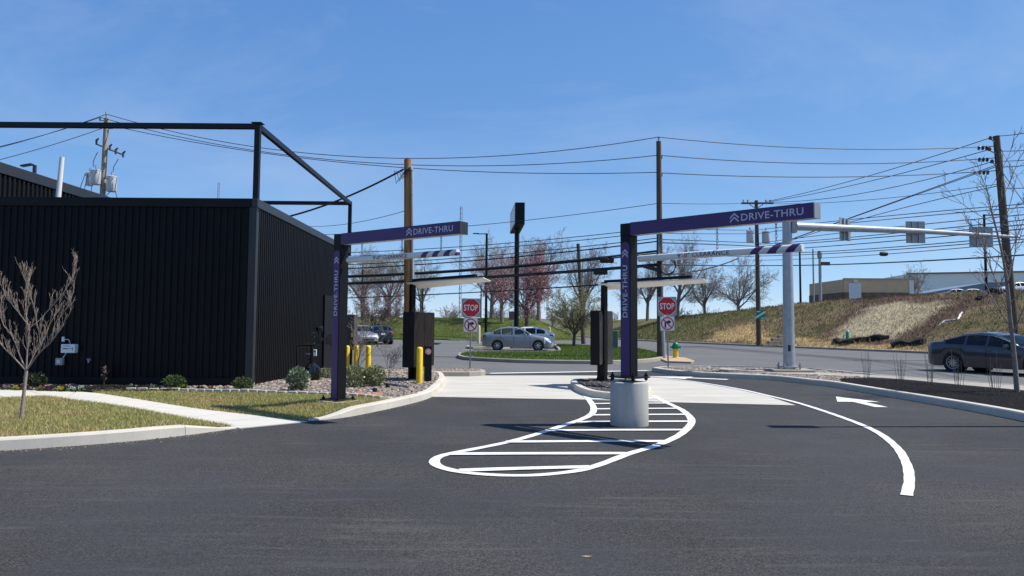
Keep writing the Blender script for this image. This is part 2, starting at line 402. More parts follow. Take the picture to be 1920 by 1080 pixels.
CHIP = MI('mulch_chip', [(0.004, 0.004, 0.004), (0.011, 0.010, 0.009), (0.007, 0.006, 0.006), (0.022, 0.018, 0.016)], 0.8)
BLADE_D = MI('dormant_grass', [(0.62, 0.52, 0.31), (0.20, 0.215, 0.07), (0.74, 0.64, 0.40), (0.13, 0.165, 0.045), (0.50, 0.43, 0.22), (0.25, 0.25, 0.085), (0.60, 0.50, 0.28), (0.16, 0.19, 0.055)], 0.7, attr=True, trans=0.3)
BLADE_G = MI('green_grass', [(0.10, 0.155, 0.028), (0.15, 0.20, 0.045), (0.075, 0.125, 0.02), (0.21, 0.23, 0.07)], 0.7, trans=0.25)
BLADE_H = MI('hillside_grass', [(0.55,) * 3, (1.0,) * 3, (0.75,) * 3, (1.35,) * 3, (0.85,) * 3], 0.85, attr=True, trans=0.15)
ORANGE = M('orange_ring', (0.48, 0.13, 0.02), 0.7, 0, var=0.25, scale=12)
RUBBER = M('black_rubber', (0.012, 0.012, 0.012), 0.8)
CAR_GL = glass_mat('tinted_car_glass', (0.16, 0.18, 0.19), 0.035)
CAR_GL2 = glass_mat('clear_car_glass', (0.5, 0.56, 0.57), 0.06)
RIM = M('alloy_rim', (0.48, 0.48, 0.50), 0.28, 0.8)
TAIL = M('red_tail_lens', (0.40, 0.01, 0.015), 0.15, 0, spec=0.6)
LENS = M('clear_lamp_lens', (0.75, 0.77, 0.8), 0.12, 0.3, spec=0.6)
CABIN = M('car_cabin', (0.035, 0.035, 0.038), 0.8)
# ================================================================== SETTING
def smooth01(t): t = max(0.0, min(1.0, t)); return t * t * (3 - 2 * t)
nz_ph = rng.uniform(0, 6.28, 12)
def wob(x, y, s=1.0):
    x = np.asarray(x) * s; y = np.asarray(y) * s
    return (np.sin(x * 1.3 + y * .7 + nz_ph[0]) + np.sin(x * -.9 + y * 1.7 + nz_ph[1]) + np.sin(x * 2.9 + y * 2.1 + nz_ph[2]) * .6 + np.sin(x * 3.1 - y * 3.7 + nz_ph[3]) * .5) / 3.1

# ---- the land: one sheet to the horizon
GROUND_M = M('far_field', (0.10, 0.105, 0.045), 0.95, 0, var=0.3, scale=0.15)
MB().add([(-1500, -60, -0.06), (2000, -60, -0.06), (2000, 3500, -0.06), (-1500, 3500, -0.06)], [(0, 1, 2, 3)]).build('ground', GROUND_M, kind='structure')
# ---- the public road and the shopping centre lot: one older asphalt surface
road_far = [(45, -1.0), (25.4, 44), (14.6, 70), (9.6, 95), (7.2, 120), (6.0, 170)]
road_pl = catmull(road_far, 1.0)
old_poly = [Vector((-60, 17)), Vector((45, -3))] + [Vector(p) for p in road_pl[1:]] + [Vector((-8, 172)), Vector((-3, 110)), Vector((-2, 92)), Vector((-60, 92))]
fill('road', old_poly, 0.0, A_OLD, 4.0)
# ---- the restaurant's own lot of new asphalt
lot_poly = [Vector((-40, -6)), Vector((40, -6))] + WL([(2400, 760), (1920, 760), (1700, 735), (1500, 712), (1330, 700), (1240, 693)]) + \
           WL([(1215, 696.5), (919, 701.5), (834, 703), (820, 735), (640, 770), (560, 780), (300, 800), (-60, 820)]) + [Vector((-40, 11))]
fill('parking_lot', lot_poly, 0.004, A_NEW, 2.0)
# ---- concrete drive-thru pad
pad_edge_r = WL([(1492, 760), (1440, 743.5), (1380, 730), (1300, 716.5), (1240, 709.5), (1190, 705.5)])
pad_poly = WL([(700, 742), (811, 744.5), (940, 747), (1070, 749), (1250, 754.5), (1492, 760.5)]) + pad_edge_r[1:] + WL([(1100, 704.5), (834, 704.5), (700, 705)])
fill('concrete_pad', pad_poly, 0.008, CON_PAD, 1.5)

# ---- kerbs
RAMP_A = G(450, 803); RAMP_B = G(580, 790)
rd = Vector((RAMP_B.x - RAMP_A.x, RAMP_B.y - RAMP_A.y)).normalized(); rn = Vector((-rd.y, rd.x))
def ramp_h(x, y, top=0.15):                       # kerb, walk and lawn come down to the drive at the walk's mouth
    dx, dy = x - RAMP_A.x, y - RAMP_A.y
    along = dx * rd.x + dy * rd.y; L = (Vector((RAMP_B.x, RAMP_B.y)) - Vector((RAMP_A.x, RAMP_A.y))).length
    out = max(0.0, -along, along - L); dn = max(0.0, dx * rn.x + dy * rn.y)
    return 0.012 + (top - 0.012) * smooth01(math.hypot(out / 1.1, dn / 9.0))
def GR(x, y, extra=0.0):
    z = 0.1
    for _ in range(12):
        p = G(x, y, z + extra); z = 0.5 * z + 0.5 * ramp_h(p.x, p.y)
    return G(x, y, z + extra)
def kerb_run(parent, line, side, hfn, mat, closed=False, width=0.16, sect=3.0):
    P = [Vector(p) for p in line]; n = len(P)
    def nor(i):
        a = P[(i - 1) % n] if (closed or i > 0) else P[i]; b = P[(i + 1) % n] if (closed or i < n - 1) else P[i]
        d = (b - a).normalized(); return Vector((-d.y, d.x)) * side
    N = [nor(i) for i in range(n)]
    idx = list(range(n)) + ([0] if closed else [])
    run = []; acc = 0
    def emit(run):
        if len(run) < 2: return
        b = MB(); vs_ = []
        for k, i in enumerate(run):
            p, q = P[i], N[i]
            if k == 0: p = p + (P[run[1]] - p).normalized() * 0.004
            if k == len(run) - 1: p = p - (p - P[run[-2]]).normalized() * 0.004
            h = hfn(p.x, p.y)
            for o_, z_ in ((0, -0.05), (0.012, h * 0.85), (0.03, h), (width, h + 0.004), (width, -0.05)):
                w = p + q * o_; vs_.append((w.x, w.y, z_))
        fs = []
        for k in range(len(run) - 1):
            for j in range(4):
                a = k * 5 + j; f = (a, a + 5, a + 6, a + 1); fs.append(f if side > 0 else f[::-1])
        e = (len(run) - 1) * 5
        fs.append((0, 1, 2, 3, 4) if side > 0 else (4, 3, 2, 1, 0)); fs.append(tuple(e + j for j in ((4, 3, 2, 1, 0) if side > 0 else (0, 1, 2, 3, 4))))
        b.add(vs_, fs).build('kerb_section', mat, parent)
    for k, i in enumerate(idx):
        if run:
            acc += (P[i] - P[run[-1]]).length
        run.append(i)
        if acc > sect: emit(run); run = [i]; acc = 0
    emit(run)
    return [P[i] + N[i] * width for i in range(n)]

# front lawn
kA = catmull(WL([(-200, 852), (-60, 849.5), (0, 846), (100, 839.5), (200, 832), (300, 822.5), (390, 811.5), (450, 803)]), 0.25)
front_kerb = place_empty('front_kerb')
inA = kerb_run(front_kerb, kA, 1, ramp_h, CON_KERB)
walk_low = catmull([Vector((p.x, p.y)) for p in (GR(-200, 752), GR(-60, 749), GR(0, 747), GR(57, 744), GR(90, 743.5), GR(173, 755), GR(300, 775.5), GR(400, 793), GR(450, 803))], 0.3)
walk_up = catmull([Vector((p.x, p.y)) for p in (GR(-200, 729), GR(-60, 730), GR(0, 731), GR(90, 733), GR(180, 737), GR(373, 766.7), GR(480, 779), GR(577, 790.5))], 0.3)
lawnA = inA + walk_low[::-1][1:]
lz = lambda x, y: ramp_h(x, y) - 0.012 + 0.0 * x
fill('lawn', lawnA, lambda x, y: lz(x, y) + 0.012 * float(wob(x, y, 1.4)), SOIL, 0.35)
# lawn by the building and its kerb, which turns into the planting bed's kerb
kB = catmull(WL([(580, 790), (640, 784.5), (711, 771), (784, 754), (811, 743.8), (831, 724), (834, 714), (826, 706), (800, 704), (760, 703.5), (700, 703), (600, 702)]), 0.2)
bed_kerb = place_empty('planting_kerb')
inB = kerb_run(bed_kerb, kB, 1, ramp_h, CON_KERB)
edge_line = catmull([Vector((p.x, p.y)) for p in (GR(172, 733.3), GR(245, 732.5), GR(330, 733.5), GR(420, 735.8), GR(520, 738.2), GR(615, 741.5), GR(680, 744.5), GR(728, 749.8))], 0.2)
split = min(range(len(inB)), key=lambda i: (inB[i] - edge_line[-1]).length)
lawnB = inB[:split + 1] + edge_line[::-1] + [p for p in walk_up if G(172, 733, .15).x < p.x]
# order: along kerb, back along the edging, then along the walk to the start
fill('lawn', lawnB, lambda x, y: lz(x, y) + 0.010 * float(wob(x, y, 1.4)), SOIL, 0.35)
def bed_z(x, y): return ramp_h(x, y) - 0.03 - 0.26 * smooth01((y - 17.5) / 8.0) * smooth01((-3.6 - x) / 2.0)
bedB = inB[split:] + [Vector((-6.6, 24.0)), Vector((-6.2, 17.2)), Vector((-26, 17.35))] + [Vector((-26, 15.2))] + [p for p in walk_up if p.x < edge_line[0].x][0:] + edge_line
fill('planting_bed', bedB, bed_z, GRAVEL, 0.4)

# walk slabs
walk = place_empty('sidewalk')
def strip(parent, name, up, lo, n, zfn, mat, gap=0.006):
    def at(L, t):
        s = t * (len(L) - 1); i = min(int(s), len(L) - 2); return L[i].lerp(L[i + 1], s - i)
    for k in range(n):
        b = MB(); m_ = 5; vs_ = []
        for j in range(m_ + 1):
            t = (k + gap * 2 + (1 - gap * 4) * j / m_) / n
            for q in (at(up, t), at(lo, t)): vs_ += [(q.x, q.y, zfn(q.x, q.y)), (q.x, q.y, zfn(q.x, q.y) - 0.06)]
        fs = []
        for j in range(m_):
            a = j * 4; fs += [(a, a + 4, a + 6, a + 2)[::-1], (a, a + 1, a + 5, a + 4)[::-1], (a + 2, a + 6, a + 7, a + 3)[::-1]]
        fs += [(0, 2, 3, 1)[::-1], (m_ * 4, m_ * 4 + 1, m_ * 4 + 3, m_ * 4 + 2)[::-1]]
        b.add(vs_, fs).build(name, mat, parent)
strip(walk, 'paving_slab', walk_up, walk_low, 11, lambda x, y: ramp_h(x, y) + 0.004, CON_WALK)

# concrete edging blocks between lawn and gravel bed
edging = thing('stone_edging', 'low row of pale concrete edging blocks between lawn and gravel bed', 'edging', (0, 0, 0))
el = catmull(edge_line, 0.02); acc = 0; last = el[0]
bl = MB().box((0, 0, 0), (0.205, 0.10, 0.13), taper=0.93)
blk_me = None
CON_BLK = concrete('edging_concrete', (0.44, 0.42, 0.38), 0.2, None, 0.4)
for i in range(1, len(el)):
    acc += (el[i] - el[i - 1]).length
    if PX((el[i].x, el[i].y, .15))[0] < 236: acc = 0; last = el[i]; continue
    if acc > 0.222:
        acc = 0; d = el[i] - last; p = (el[i] + last) / 2; last = el[i]
        if blk_me is None:
            o = bl.build('edging_block', CON_BLK, edging, bevel=0.012); blk_me = o
        else:
            o = blk_me.copy(); C.objects.link(o); o.parent = edging
        o.location = (p.x, p.y, ramp_h(p.x, p.y) + 0.005 + random.uniform(-.008, .008)); o.rotation_euler = (0, random.uniform(-.03, .03), math.atan2(d.y, d.x) + random.uniform(-.05, .05))
        o.scale = (1, random.uniform(.9, 1.15), random.uniform(.9, 1.05))

# ---- kerbed islands (outer edge taken at kerb height)
def poly_area(P): return sum(P[i].x * P[(i+1) % len(P)].y - P[(i+1) % len(P)].x * P[i].y for i in range(len(P))) / 2
def island(name, px, surf_name, mat, kmat, z=0.15, sz=0.125, step=0.6, z_list=None):
    P = catmull([Vector((g.x, g.y)) for g in (G(a, b, z) for a, b in px)], 0.25, closed=True)
    if poly_area(P) < 0: P = P[::-1]
    k = place_empty(name)
    inn = kerb_run(k, P, 1, lambda x, y: z, kmat, closed=True)
    fill(surf_name, inn, lambda x, y: sz + 0.012 * float(wob(x, y, 1.1)), mat, step)
    return P, inn
islC, inC = island('exit_island_kerb', [(560, 691), (640, 690.5), (780, 690.5), (880, 690.5), (903, 691.8), (911, 694), (903, 696), (880, 697), (780, 696.5), (640, 696), (560, 696)], 'island_bed', GRAVEL, CON_OLD)
islM, inM = island('menu_island_kerb', [(1069, 713), (1080, 709.5), (1100, 708.5), (1150, 709), (1200, 712), (1219, 722), (1217, 735), (1195, 738), (1150, 737), (1110, 733), (1088, 727), (1075, 720)], 'island_bed', GRAVEL, CON_KERB)
islG, inG = island('grass_island_kerb', [(857, 664.5), (866, 660), (905, 658.6), (1030, 658), (1046, 654), (1040, 645), (1072, 645.5), (1130, 648.5), (1200, 653), (1236, 660), (1250, 666), (1225, 672), (1161, 675.6), (1105, 676), (980, 674), (879, 669.5), (862, 667)], 'island_lawn', SOIL_G, CON_OLD, step=0.8)

# ---- the long bed on the right, between the lane and the road
near_px = [(1222, 697), (1260, 702.5), (1330, 707.5), (1440, 713), (1520, 721.5), (1560, 726), (1640, 740), (1740, 757), (1840, 775), (1920, 791), (2060, 826), (2300, 900)]
far_px = [(2600, 775), (2300, 752), (2060, 733), (1920, 722), (1800, 713), (1657, 702.5), (1545, 692), (1450, 687.5), (1345, 685.5), (1252, 686.3), (1230, 688.2)]
bedR = catmull(WL(near_px) + [Vector((g.x, g.y)) for g in (G(a, b, .15) for a, b in far_px)], 0.3, closed=True)
if poly_area(bedR) < 0: bedR = bedR[::-1]
rk = place_empty('lane_kerb')
inR = kerb_run(rk, bedR, 1, lambda x, y: 0.15, CON_KERB, closed=True, width=0.17)
fill('roadside_bed', inR, lambda x, y: 0.115 + 0.01 * float(wob(x, y)), GRAVEL, 0.8)
swf = catmull([Vector((g.x, g.y)) for g in (G(a, b, .15) for a, b in [(1352, 689), (1400, 692.5), (1450, 694.5), (1540, 698), (1657, 703.8), (1800, 714.5), (1920, 723.3), (2060, 735), (2300, 753)])], 0.5)
swn = catmull([Vector((g.x, g.y)) for g in (G(a, b, .15) for a, b in [(1349, 691.5), (1400, 696.8), (1450, 699.6), (1540, 703), (1620, 706.5), (1690, 710.5), (1800, 721), (1920, 731.5), (2060, 746), (2300, 772)])], 0.5)
rwalk = place_empty('roadside_walk')
strip(rwalk, 'paving_slab', swf, swn, 14, lambda x, y: 0.149, CON_OLD, 0.004)
def offset_line(L, o):
    out = []
    for i in range(len(L)):
        d = (L[min(i + 1, len(L) - 1)] - L[max(i - 1, 0)]).normalized(); out.append(L[i] + Vector((-d.y, d.x)) * o)
    return out
near_in = offset_line(catmull(WL(near_px), 0.25), 0.185)
mul_far = [Vector((g.x, g.y)) for g in (G(a, b, .15) for a, b in [(1572, 709.5), (1590, 707.8), (1620, 707.3), (1690, 711.3), (1800, 721.8), (1920, 732.5), (2060, 747), (2300, 774)])]
ym0 = G(1566, 726.5).y
mulP = mul_far + [q for q in near_in if q.y <= ym0][::-1]
def mul_z(x, y): return 0.138 + 0.02 * float(wob(x, y, 1.2))
fill('mulch_bed', mulP, mul_z, MULCH, 0.25)

# ---- painted markings
def stripe(name, px, width, z, mat, parent=None, closed=False, step=0.12):
    P = catmull(WL(px), step, closed); n = len(P); b = MB(); vs_ = []
    for i in range(n):
        a = P[(i-1) % n] if (closed or i > 0) else P[i]; c = P[(i+1) % n] if (closed or i < n-1) else P[i]
        d = (c - a).normalized(); q = Vector((-d.y, d.x)) * width / 2
        jit = 1 + 0.05 * math.sin(i * 1.7) + 0.03 * math.sin(i * .61)
        vs_ += [(P[i].x + q.x * jit, P[i].y + q.y * jit, z), (P[i].x - q.x * jit, P[i].y - q.y * jit, z)]
    fs = [(2*i+1, (2*i+3) % (2*n), (2*i+2) % (2*n), 2*i) for i in range(n if closed else n-1)]
    return b.add(vs_, fs).build(name, mat, parent)
hatch = place_empty('hatched_marking')
out_px = [(1097, 741), (1113, 765), (1104, 781), (1050, 801), (960, 828.5), (850, 851), (823, 858), (814, 868), (826, 877.5), (870, 887.5), (940, 893), (1010, 892.5), (1085, 884), (1130, 871), (1180, 852), (1230, 837), (1273, 817.5), (1295, 797), (1295, 785), (1278, 769.5), (1242, 752), (1226, 743)]
stripe('outline', out_px, 0.125, 0.013, PAINT_W, hatch)
for yy, x0, x1 in ((748.6, 1103, 1238), (757.6, 1110, 1256), (767.6, 1114, 1276), (779, 1106, 1288), (792, 1080, 1296), (808, 1032, 1285), (829.5, 948, 1250), (852.5, 842, 1178)):
    stripe('bar', [(x0 + 1, yy + .5), ((x0 + x1) / 2, yy - .3), (x1 - 3, yy - .6)], 0.165, 0.0165, PAINT_W, hatch, step=0.3)
stripe('bar', [(862, 884.2), (980, 880.5), (1108, 877.5)], 0.16, 0.0165, PAINT_W, hatch, step=0.3)
o = stripe('lane_line', [(1190, 705.2), (1240, 709), (1300, 716), (1380, 729), (1440, 742.5), (1500, 757.5), (1580, 784), (1640, 809), (1680, 839), (1700, 872), (1705, 902), (1700, 931)], 0.105, 0.013, PAINT_W); o['kind'] = 'structure'
for px in ([(919, 700.6), (1060, 698.3), (1215, 695.3)],):
    o = stripe('stop_line', px, 0.32, 0.013, PAINT_W, step=0.5); o['kind'] = 'structure'
def arrow(p, ang, s=1.0):
    P = [(0, 1.15), (-.45, 0), (-.125, 0), (-.125, -1.0), (.125, -1.0), (.125, 0), (.45, 0)]
    b = MB(); b.add([(x * s, y * s, 0) for x, y in P], [(0, 1, 2), (0, 2, 5), (0, 5, 6), (2, 3, 4, 5)])
    o = b.build('lane_arrow', PAINT_W, loc=(p.x, p.y, 0.014), rot=(0, 0, ang)); o['kind'] = 'structure'
arrow(G(1610, 754.5), R(-1)); arrow(G(1292, 709.3), R(62), 1.15)
for px in ([(868, 656), (905, 655.6)], [(905, 655.6), (1040, 654.5)], [(853, 637), (872, 636)], [(876, 635.6), (888, 635)], [(862, 640), (900, 638)]):
    o = stripe('stall_line', px, 0.2, 0.006, PAINT_OLD, step=2); o['kind'] = 'structure'
# far stall divider with its own kerb beyond the island
islF, inF = island('stall_island_kerb', [(874, 648.5), (880, 647), (905, 646.5), (940, 646.5), (960, 648), (940, 649.8), (905, 650), (880, 650)], 'island_lawn', SOIL_G, CON_OLD, step=2)

# ---- hillside across the road
hp = road_pl; hn = []
for i in range(len(hp)):
    d = (hp[min(i+1, len(hp)-1)] - hp[max(i-1, 0)]).normalized(); hn.append(Vector((d.y, -d.x)))
HP = np.array([p[:] for p in hp]); HN = np.array([q[:] for q in hn])
def hmax(y): return np.interp(y, [30, 45, 55, 66, 80, 95, 115, 150], [3.9, 4.05, 3.95, 3.5, 2.9, 2.5, 2.3, 2.3])
def hill_h(s, y, x):
    t = np.clip((s - 0.9) / 10.5, 0, 1); e = t * t * (3 - 2 * t) * 0.35 + t * 0.65
    e = np.where(t >= 1, 1.0, e)
    return 0.12 + hmax(y) * e + 0.13 * wob(x, y, .55) * np.clip(s / 3, 0, 1) + 0.06 * wob(y, x, 1.7) * np.clip(s / 2, 0, 1) + np.clip(s - 12, 0, 80) * 0.012
def terrain(x, y):
    d = HP - np.array([x, y]); i = int(np.argmin((d ** 2).sum(1)))
    s = float(((np.array([x, y]) - HP[i]) * HN[i]).sum())
    return (float(hill_h(np.array(s), np.array(y), np.array(x))), s) if s > 0 else (0.0, s)
def H(px, py, y0=30.0, y1=140.0):                # where a photo point lands on the hillside
    d = ray(px, py); Y = y0
    while Y < y1:
        p = EYE + d * (Y / d.y)
        if p.z <= terrain(p.x, p.y)[0] and terrain(p.x, p.y)[1] > 0: return p
        Y += 0.25
    return EYE + d * (y1 / d.y)
S_ = np.concatenate([np.arange(0, 16, 0.5), np.arange(16, 70, 3.0)])
base = HP[:, None, :] + HN[:, None, :] * S_[None, :, None]
yy = base[..., 1]; xx = base[..., 0]; ss = np.broadcast_to(S_, xx.shape)
zz = hill_h(ss, np.broadcast_to(HP[:, None, 1], xx.shape), xx); zz[:, 0] = 0.12
def zone_poly(px): return [(p.x, p.y) for p in (H(a, b) for a, b in px)]
straw_zone = zone_poly([(1556, 634), (1600, 600), (1640, 575), (1700, 571), (1788, 568), (1745, 592), (1700, 622), (1672, 637), (1620, 640)])
straw2 = zone_poly([(1330, 641), (1345, 622), (1372, 614), (1420, 610), (1440, 630), (1560, 640), (1680, 650), (1760, 658), (1760, 664), (1600, 655), (1440, 645)])
dirt_zone = zone_poly([(1540, 620), (1590, 590), (1640, 560), (1730, 556), (1850, 553), (1870, 570), (1800, 590), (1740, 630), (1680, 652), (1640, 645), (1560, 642)])
def hill_col(x, y, s):
    n1 = wob(x, y, .8); n2 = wob(x + 40, y - 13, 2.3)
    f = np.clip(0.40 + 0.5 * n1 + 0.45 * n2, 0, 1)[..., None]
    c = np.array([0.080, 0.085, 0.030]) * f + np.array([0.20, 0.15, 0.09]) * (1 - f)
    jx, jy = x + 0.5 * n2, y + 0.5 * n1
    k = inside(jx, jy, dirt_zone)[..., None]; c = np.where(k, np.array([0.115, 0.078, 0.055]) * (0.8 + 0.4 * f), c)
    k = inside(jx, jy, straw_zone)[..., None]; c = np.where(k, np.array([0.40, 0.345, 0.225]) * (0.85 + 0.3 * f), c)
    k = inside(jx, jy, straw2)[..., None]; c = np.where(k, np.array([0.40, 0.29, 0.14]) * (0.8 + 0.4 * f), c)
    k = (np.asarray(y) > 72)[..., None]; c = np.where(k, c * 0.55 + np.array([0.075, 0.105, 0.022]) * 0.45, c)
    return c
verts = np.stack([xx, yy, zz], -1).reshape(-1, 3); nr, nc = xx.shape
ii, jj = np.meshgrid(np.arange(nr - 1), np.arange(nc - 1), indexing='ij'); a = (ii * nc + jj).ravel()
faces = np.stack([a, a + 1, a + nc + 1, a + nc], 1)[:, ::-1]
hmt, hnt, hb = base_mat('hillside_earth', 0.95, 0, 0.15)
ha = hnt.nodes.new('ShaderNodeAttribute'); ha.attribute_name = 'tint'
hnz = noise(hnt, 5, 7, 0.75); hk = ramp(hnt, hnz.outputs['Fac'], [(0.3, (0.45,) * 3), (0.7, (1.5,) * 3)]).outputs[0]
hnt.links.new(mixc(hnt, 1.0, ha.outputs['Color'], hk, 'MULTIPLY'), hb.inputs['Base Color']); bump(hnt, hb, hnz.outputs['Fac'], 1.0, 0.12)
hill = np_mesh('hillside', verts, faces, hmt, kind='structure', smooth=True, col=hill_col(verts[:, 0], verts[:, 1], ss.ravel()))
if hill.data.polygons[0].normal.z < 0: hill.data.flip_normals()
# far kerb of the road
fk = place_empty('road_kerb')
kerb_run(fk, [Vector(p) for p in road_pl if p[1] > 25], -1, lambda x, y: 0.14, CON_OLD, width=0.35, sect=6.0)

# ---- grassy bank behind the shopping centre lot
bx = np.arange(-60, 8.6, 0.8); by = np.arange(74, 100, 0.8); X, Y = np.meshgrid(bx, by, indexing='ij')
foot = 75 + np.where(X > -2, 0.0, (X + 2) * 0.25)
t = np.clip((Y - foot - 2.5) / 9.5, 0, 1); e = t * t * (3 - 2 * t)
Zb = 0.10 + 2.15 * e * np.clip((7.6 - X) / 5.0, 0, 1) + 0.14 * wob(X, Y, .5) * t
Zb = np.where(X > 7.9, -0.1, Zb); Zb = np.where(Y - foot < 0, -0.1, Zb)
bc = np.array([0.070, 0.100, 0.020]) * (0.8 + 0.25 * wob(X, Y, .6))[..., None]
bc = np.where((t > 0.02)[..., None] & (wob(X, Y, .9) > .1)[..., None], np.array([0.095, 0.105, 0.03]), bc)
verts = np.stack([X, Y, Zb], -1).reshape(-1, 3); nr, nc = X.shape
ii, jj = np.meshgrid(np.arange(nr - 1), np.arange(nc - 1), indexing='ij'); a = (ii * nc + jj).ravel()
bank = np_mesh('grass_bank', verts, np.stack([a, a + nc, a + nc + 1, a + 1], 1), hmt, kind='structure', smooth=True, col=bc.reshape(-1, 3))
def bank_z(x, y):
    f_ = 75 + (0 if x > -2 else (x + 2) * .25); t_ = max(0, min(1, (y - f_ - 2.5) / 9.5)); return 0.10 + 2.15 * t_ * t_ * (3 - 2 * t_) * max(0, min(1, (7.6 - x) / 5)) if y > f_ else 0.0
# rising ground far behind
fx = np.linspace(-260, 330, 60); fy = np.linspace(175, 420, 24); X, Y = np.meshgrid(fx, fy, indexing='ij')
t = np.clip((Y - 175) / 120, 0, 1); Zf = -0.2 + 3.6 * t * t * (3 - 2 * t) + 1.0 * wob(X, Y, .03) * t
verts = np.stack([X, Y, Zf], -1).reshape(-1, 3); nr, nc = X.shape
ii, jj = np.meshgrid(np.arange(nr - 1), np.arange(nc - 1), indexing='ij'); a = (ii * nc + jj).ravel()
np_mesh('distant_rise', verts, np.stack([a, a + nc, a + nc + 1, a + 1], 1), GROUND_M, kind='structure', smooth=True)

# ---- grass blades, pebbles, chips: nobody could count them
def scatter_pts(poly, n):
    xs = [p[0] for p in poly]; ys = [p[1] for p in poly]; out = np.zeros((0, 2))
    while len(out) < n:
        q = rng.uniform((min(xs), min(ys)), (max(xs), max(ys)), (n * 2, 2)); out = np.vstack([out, q[inside(q[:, 0], q[:, 1], poly)]])
    return out[:n]
def blades(name, P, z, h, w, mat, label_kind='stuff', col=None, lean=0.6):
    n = len(P); a = rng.uniform(0, 6.283, n); hh = h * rng.uniform(.5, 1.3, n); l = rng.uniform(0, lean, n) * hh; b = rng.uniform(0, 6.283, n)
    dx, dy = np.cos(a) * w / 2, np.sin(a) * w / 2
    v = np.zeros((n, 3, 3)); v[:, 0] = np.c_[P[:, 0] - dx, P[:, 1] - dy, z - .01]; v[:, 1] = np.c_[P[:, 0] + dx, P[:, 1] + dy, z - .01]
    v[:, 2] = np.c_[P[:, 0] + np.cos(b) * l, P[:, 1] + np.sin(b) * l, z + hh]
    f = np.arange(n * 3).reshape(n, 3)
    return np_mesh(name, v.reshape(-1, 3), f, mat, kind='stuff', col=None if col is None else np.repeat(col, 3, 0))
def near_px_only(P, pad=60):
    k = np.array([(-pad < PX((p[0], p[1], .1))[0] < 1920 + pad) if p[1] > 1 else False for p in P]); return P[k]
vec_lz = np.vectorize(lambda x, y: lz(x, y))
def lawn_tint(P):
    f = np.clip(.5 + .45 * wob(P[:, 0], P[:, 1], 1.5) + .3 * wob(P[:, 1], P[:, 0], 4.0), 0, 1)[:, None]
    return np.array([.86, .99, .70]) * f + np.array([1.12, 1.0, .95]) * (1 - f)
P = near_px_only(scatter_pts(lawnA, 62000)); P = P + rng.normal(0, .018, P.shape); o = blades('grass', P, vec_lz(P[:, 0], P[:, 1]), 0.055, 0.013, BLADE_D, lean=1.2, col=lawn_tint(P)); tag(o, 'half dormant straw and green grass of the lawn around the bare sapling', 'grass')
P = near_px_only(scatter_pts(lawnB, 44000)); P = P + rng.normal(0, .018, P.shape); o = blades('grass', P, vec_lz(P[:, 0], P[:, 1]), 0.055, 0.014, BLADE_D, lean=1.2, col=lawn_tint(P)); tag(o, 'half dormant grass between the walk and the concrete edging blocks', 'grass')
P = scatter_pts(inG, 26000); o = blades('grass', P, np.full(len(P), .125), 0.08, 0.03, BLADE_G); tag(o, 'green grass on the kerbed island in front of the silver sedan', 'grass')
# hillside tufts
n = 80000; i = rng.integers(20, 100, n); s = rng.uniform(0.5, 15, n); q = HP[i] + HN[i] * s[:, None] + rng.uniform(-.6, .6, (n, 2))
hz = hill_h(s, HP[i][:, 1], q[:, 0]); kk = hill_col(q[:, 0], q[:, 1], s)
dry = (rng.uniform(0, 1, n) < .35)[:, None]; kk = np.where(dry, kk * 1.35 + np.array([.03, .022, .01]), kk)
o = blades('hillside_grass', q, hz - .05, 0.22, 0.05, BLADE_H, col=kk, lean=1.3); tag(o, 'rough brown and green grass covering the slope across the road', 'grass')
P = rng.uniform((-40, 76), (6.5, 90), (26000, 2)); z = np.array([bank_z(a_, b_) for a_, b_ in P]); k = z > 0.05
o = blades('bank_grass', P[k], z[k] - .03, 0.16, 0.05, BLADE_G, lean=1.0); tag(o, 'green grass on the bank behind the shopping centre lot', 'grass')
# pebbles
phi = (1 + 5 ** .5) / 2
ICO_V = np.array([(-1, phi, 0), (1, phi, 0), (-1, -phi, 0), (1, -phi, 0), (0, -1, phi), (0, 1, phi), (0, -1, -phi), (0, 1, -phi), (phi, 0, -1), (phi, 0, 1), (-phi, 0, -1), (-phi, 0, 1)]) / math.hypot(1, phi)
ICO_F = np.array([(0,11,5),(0,5,1),(0,1,7),(0,7,10),(0,10,11),(1,5,9),(5,11,4),(11,10,2),(10,7,6),(7,1,8),(3,9,4),(3,4,2),(3,2,6),(3,6,8),(3,8,9),(4,9,5),(2,4,11),(6,2,10),(8,6,7),(9,8,1)])
def pebbles(name, P, z, r, mat, flat=0.6):
    n = len(P); sc = r * np.exp(rng.normal(0, .35, (n, 1, 1))) * rng.uniform(.7, 1.3, (n, 1, 3)) * np.array([1, 1, flat])
    a = rng.uniform(0, 6.283, n); ca, sa = np.cos(a)[:, None], np.sin(a)[:, None]
    v = ICO_V[None] * sc * rng.uniform(.85, 1.15, (n, 12, 1)); x = v[..., 0] * ca - v[..., 1] * sa; y = v[..., 0] * sa + v[..., 1] * ca
    v = np.stack([x + P[:, 0:1], y + P[:, 1:2], v[..., 2] + np.asarray(z).reshape(-1, 1) + r * .2], -1)
    f = (np.arange(n) * 12)[:, None, None] + ICO_F[None]
    return np_mesh(name, v.reshape(-1, 3), f.reshape(-1, 3), mat, kind='stuff', smooth=True)
vis = [p for p in bedB if True]
P = scatter_pts(vis, 30000); P = P[(P[:, 0] > -11.5)][:11000]; z = np.vectorize(bed_z)(P[:, 0], P[:, 1])
tag(pebbles('gravel', P, z, 0.030, PEBBLE), 'brown and grey river pebbles filling the bed beside the black building', 'gravel')
P = scatter_pts(inC, 2200); tag(pebbles('gravel', P, np.full(len(P), .12), 0.035, PEBBLE), 'pebbles on the narrow island under the left stop sign', 'gravel')
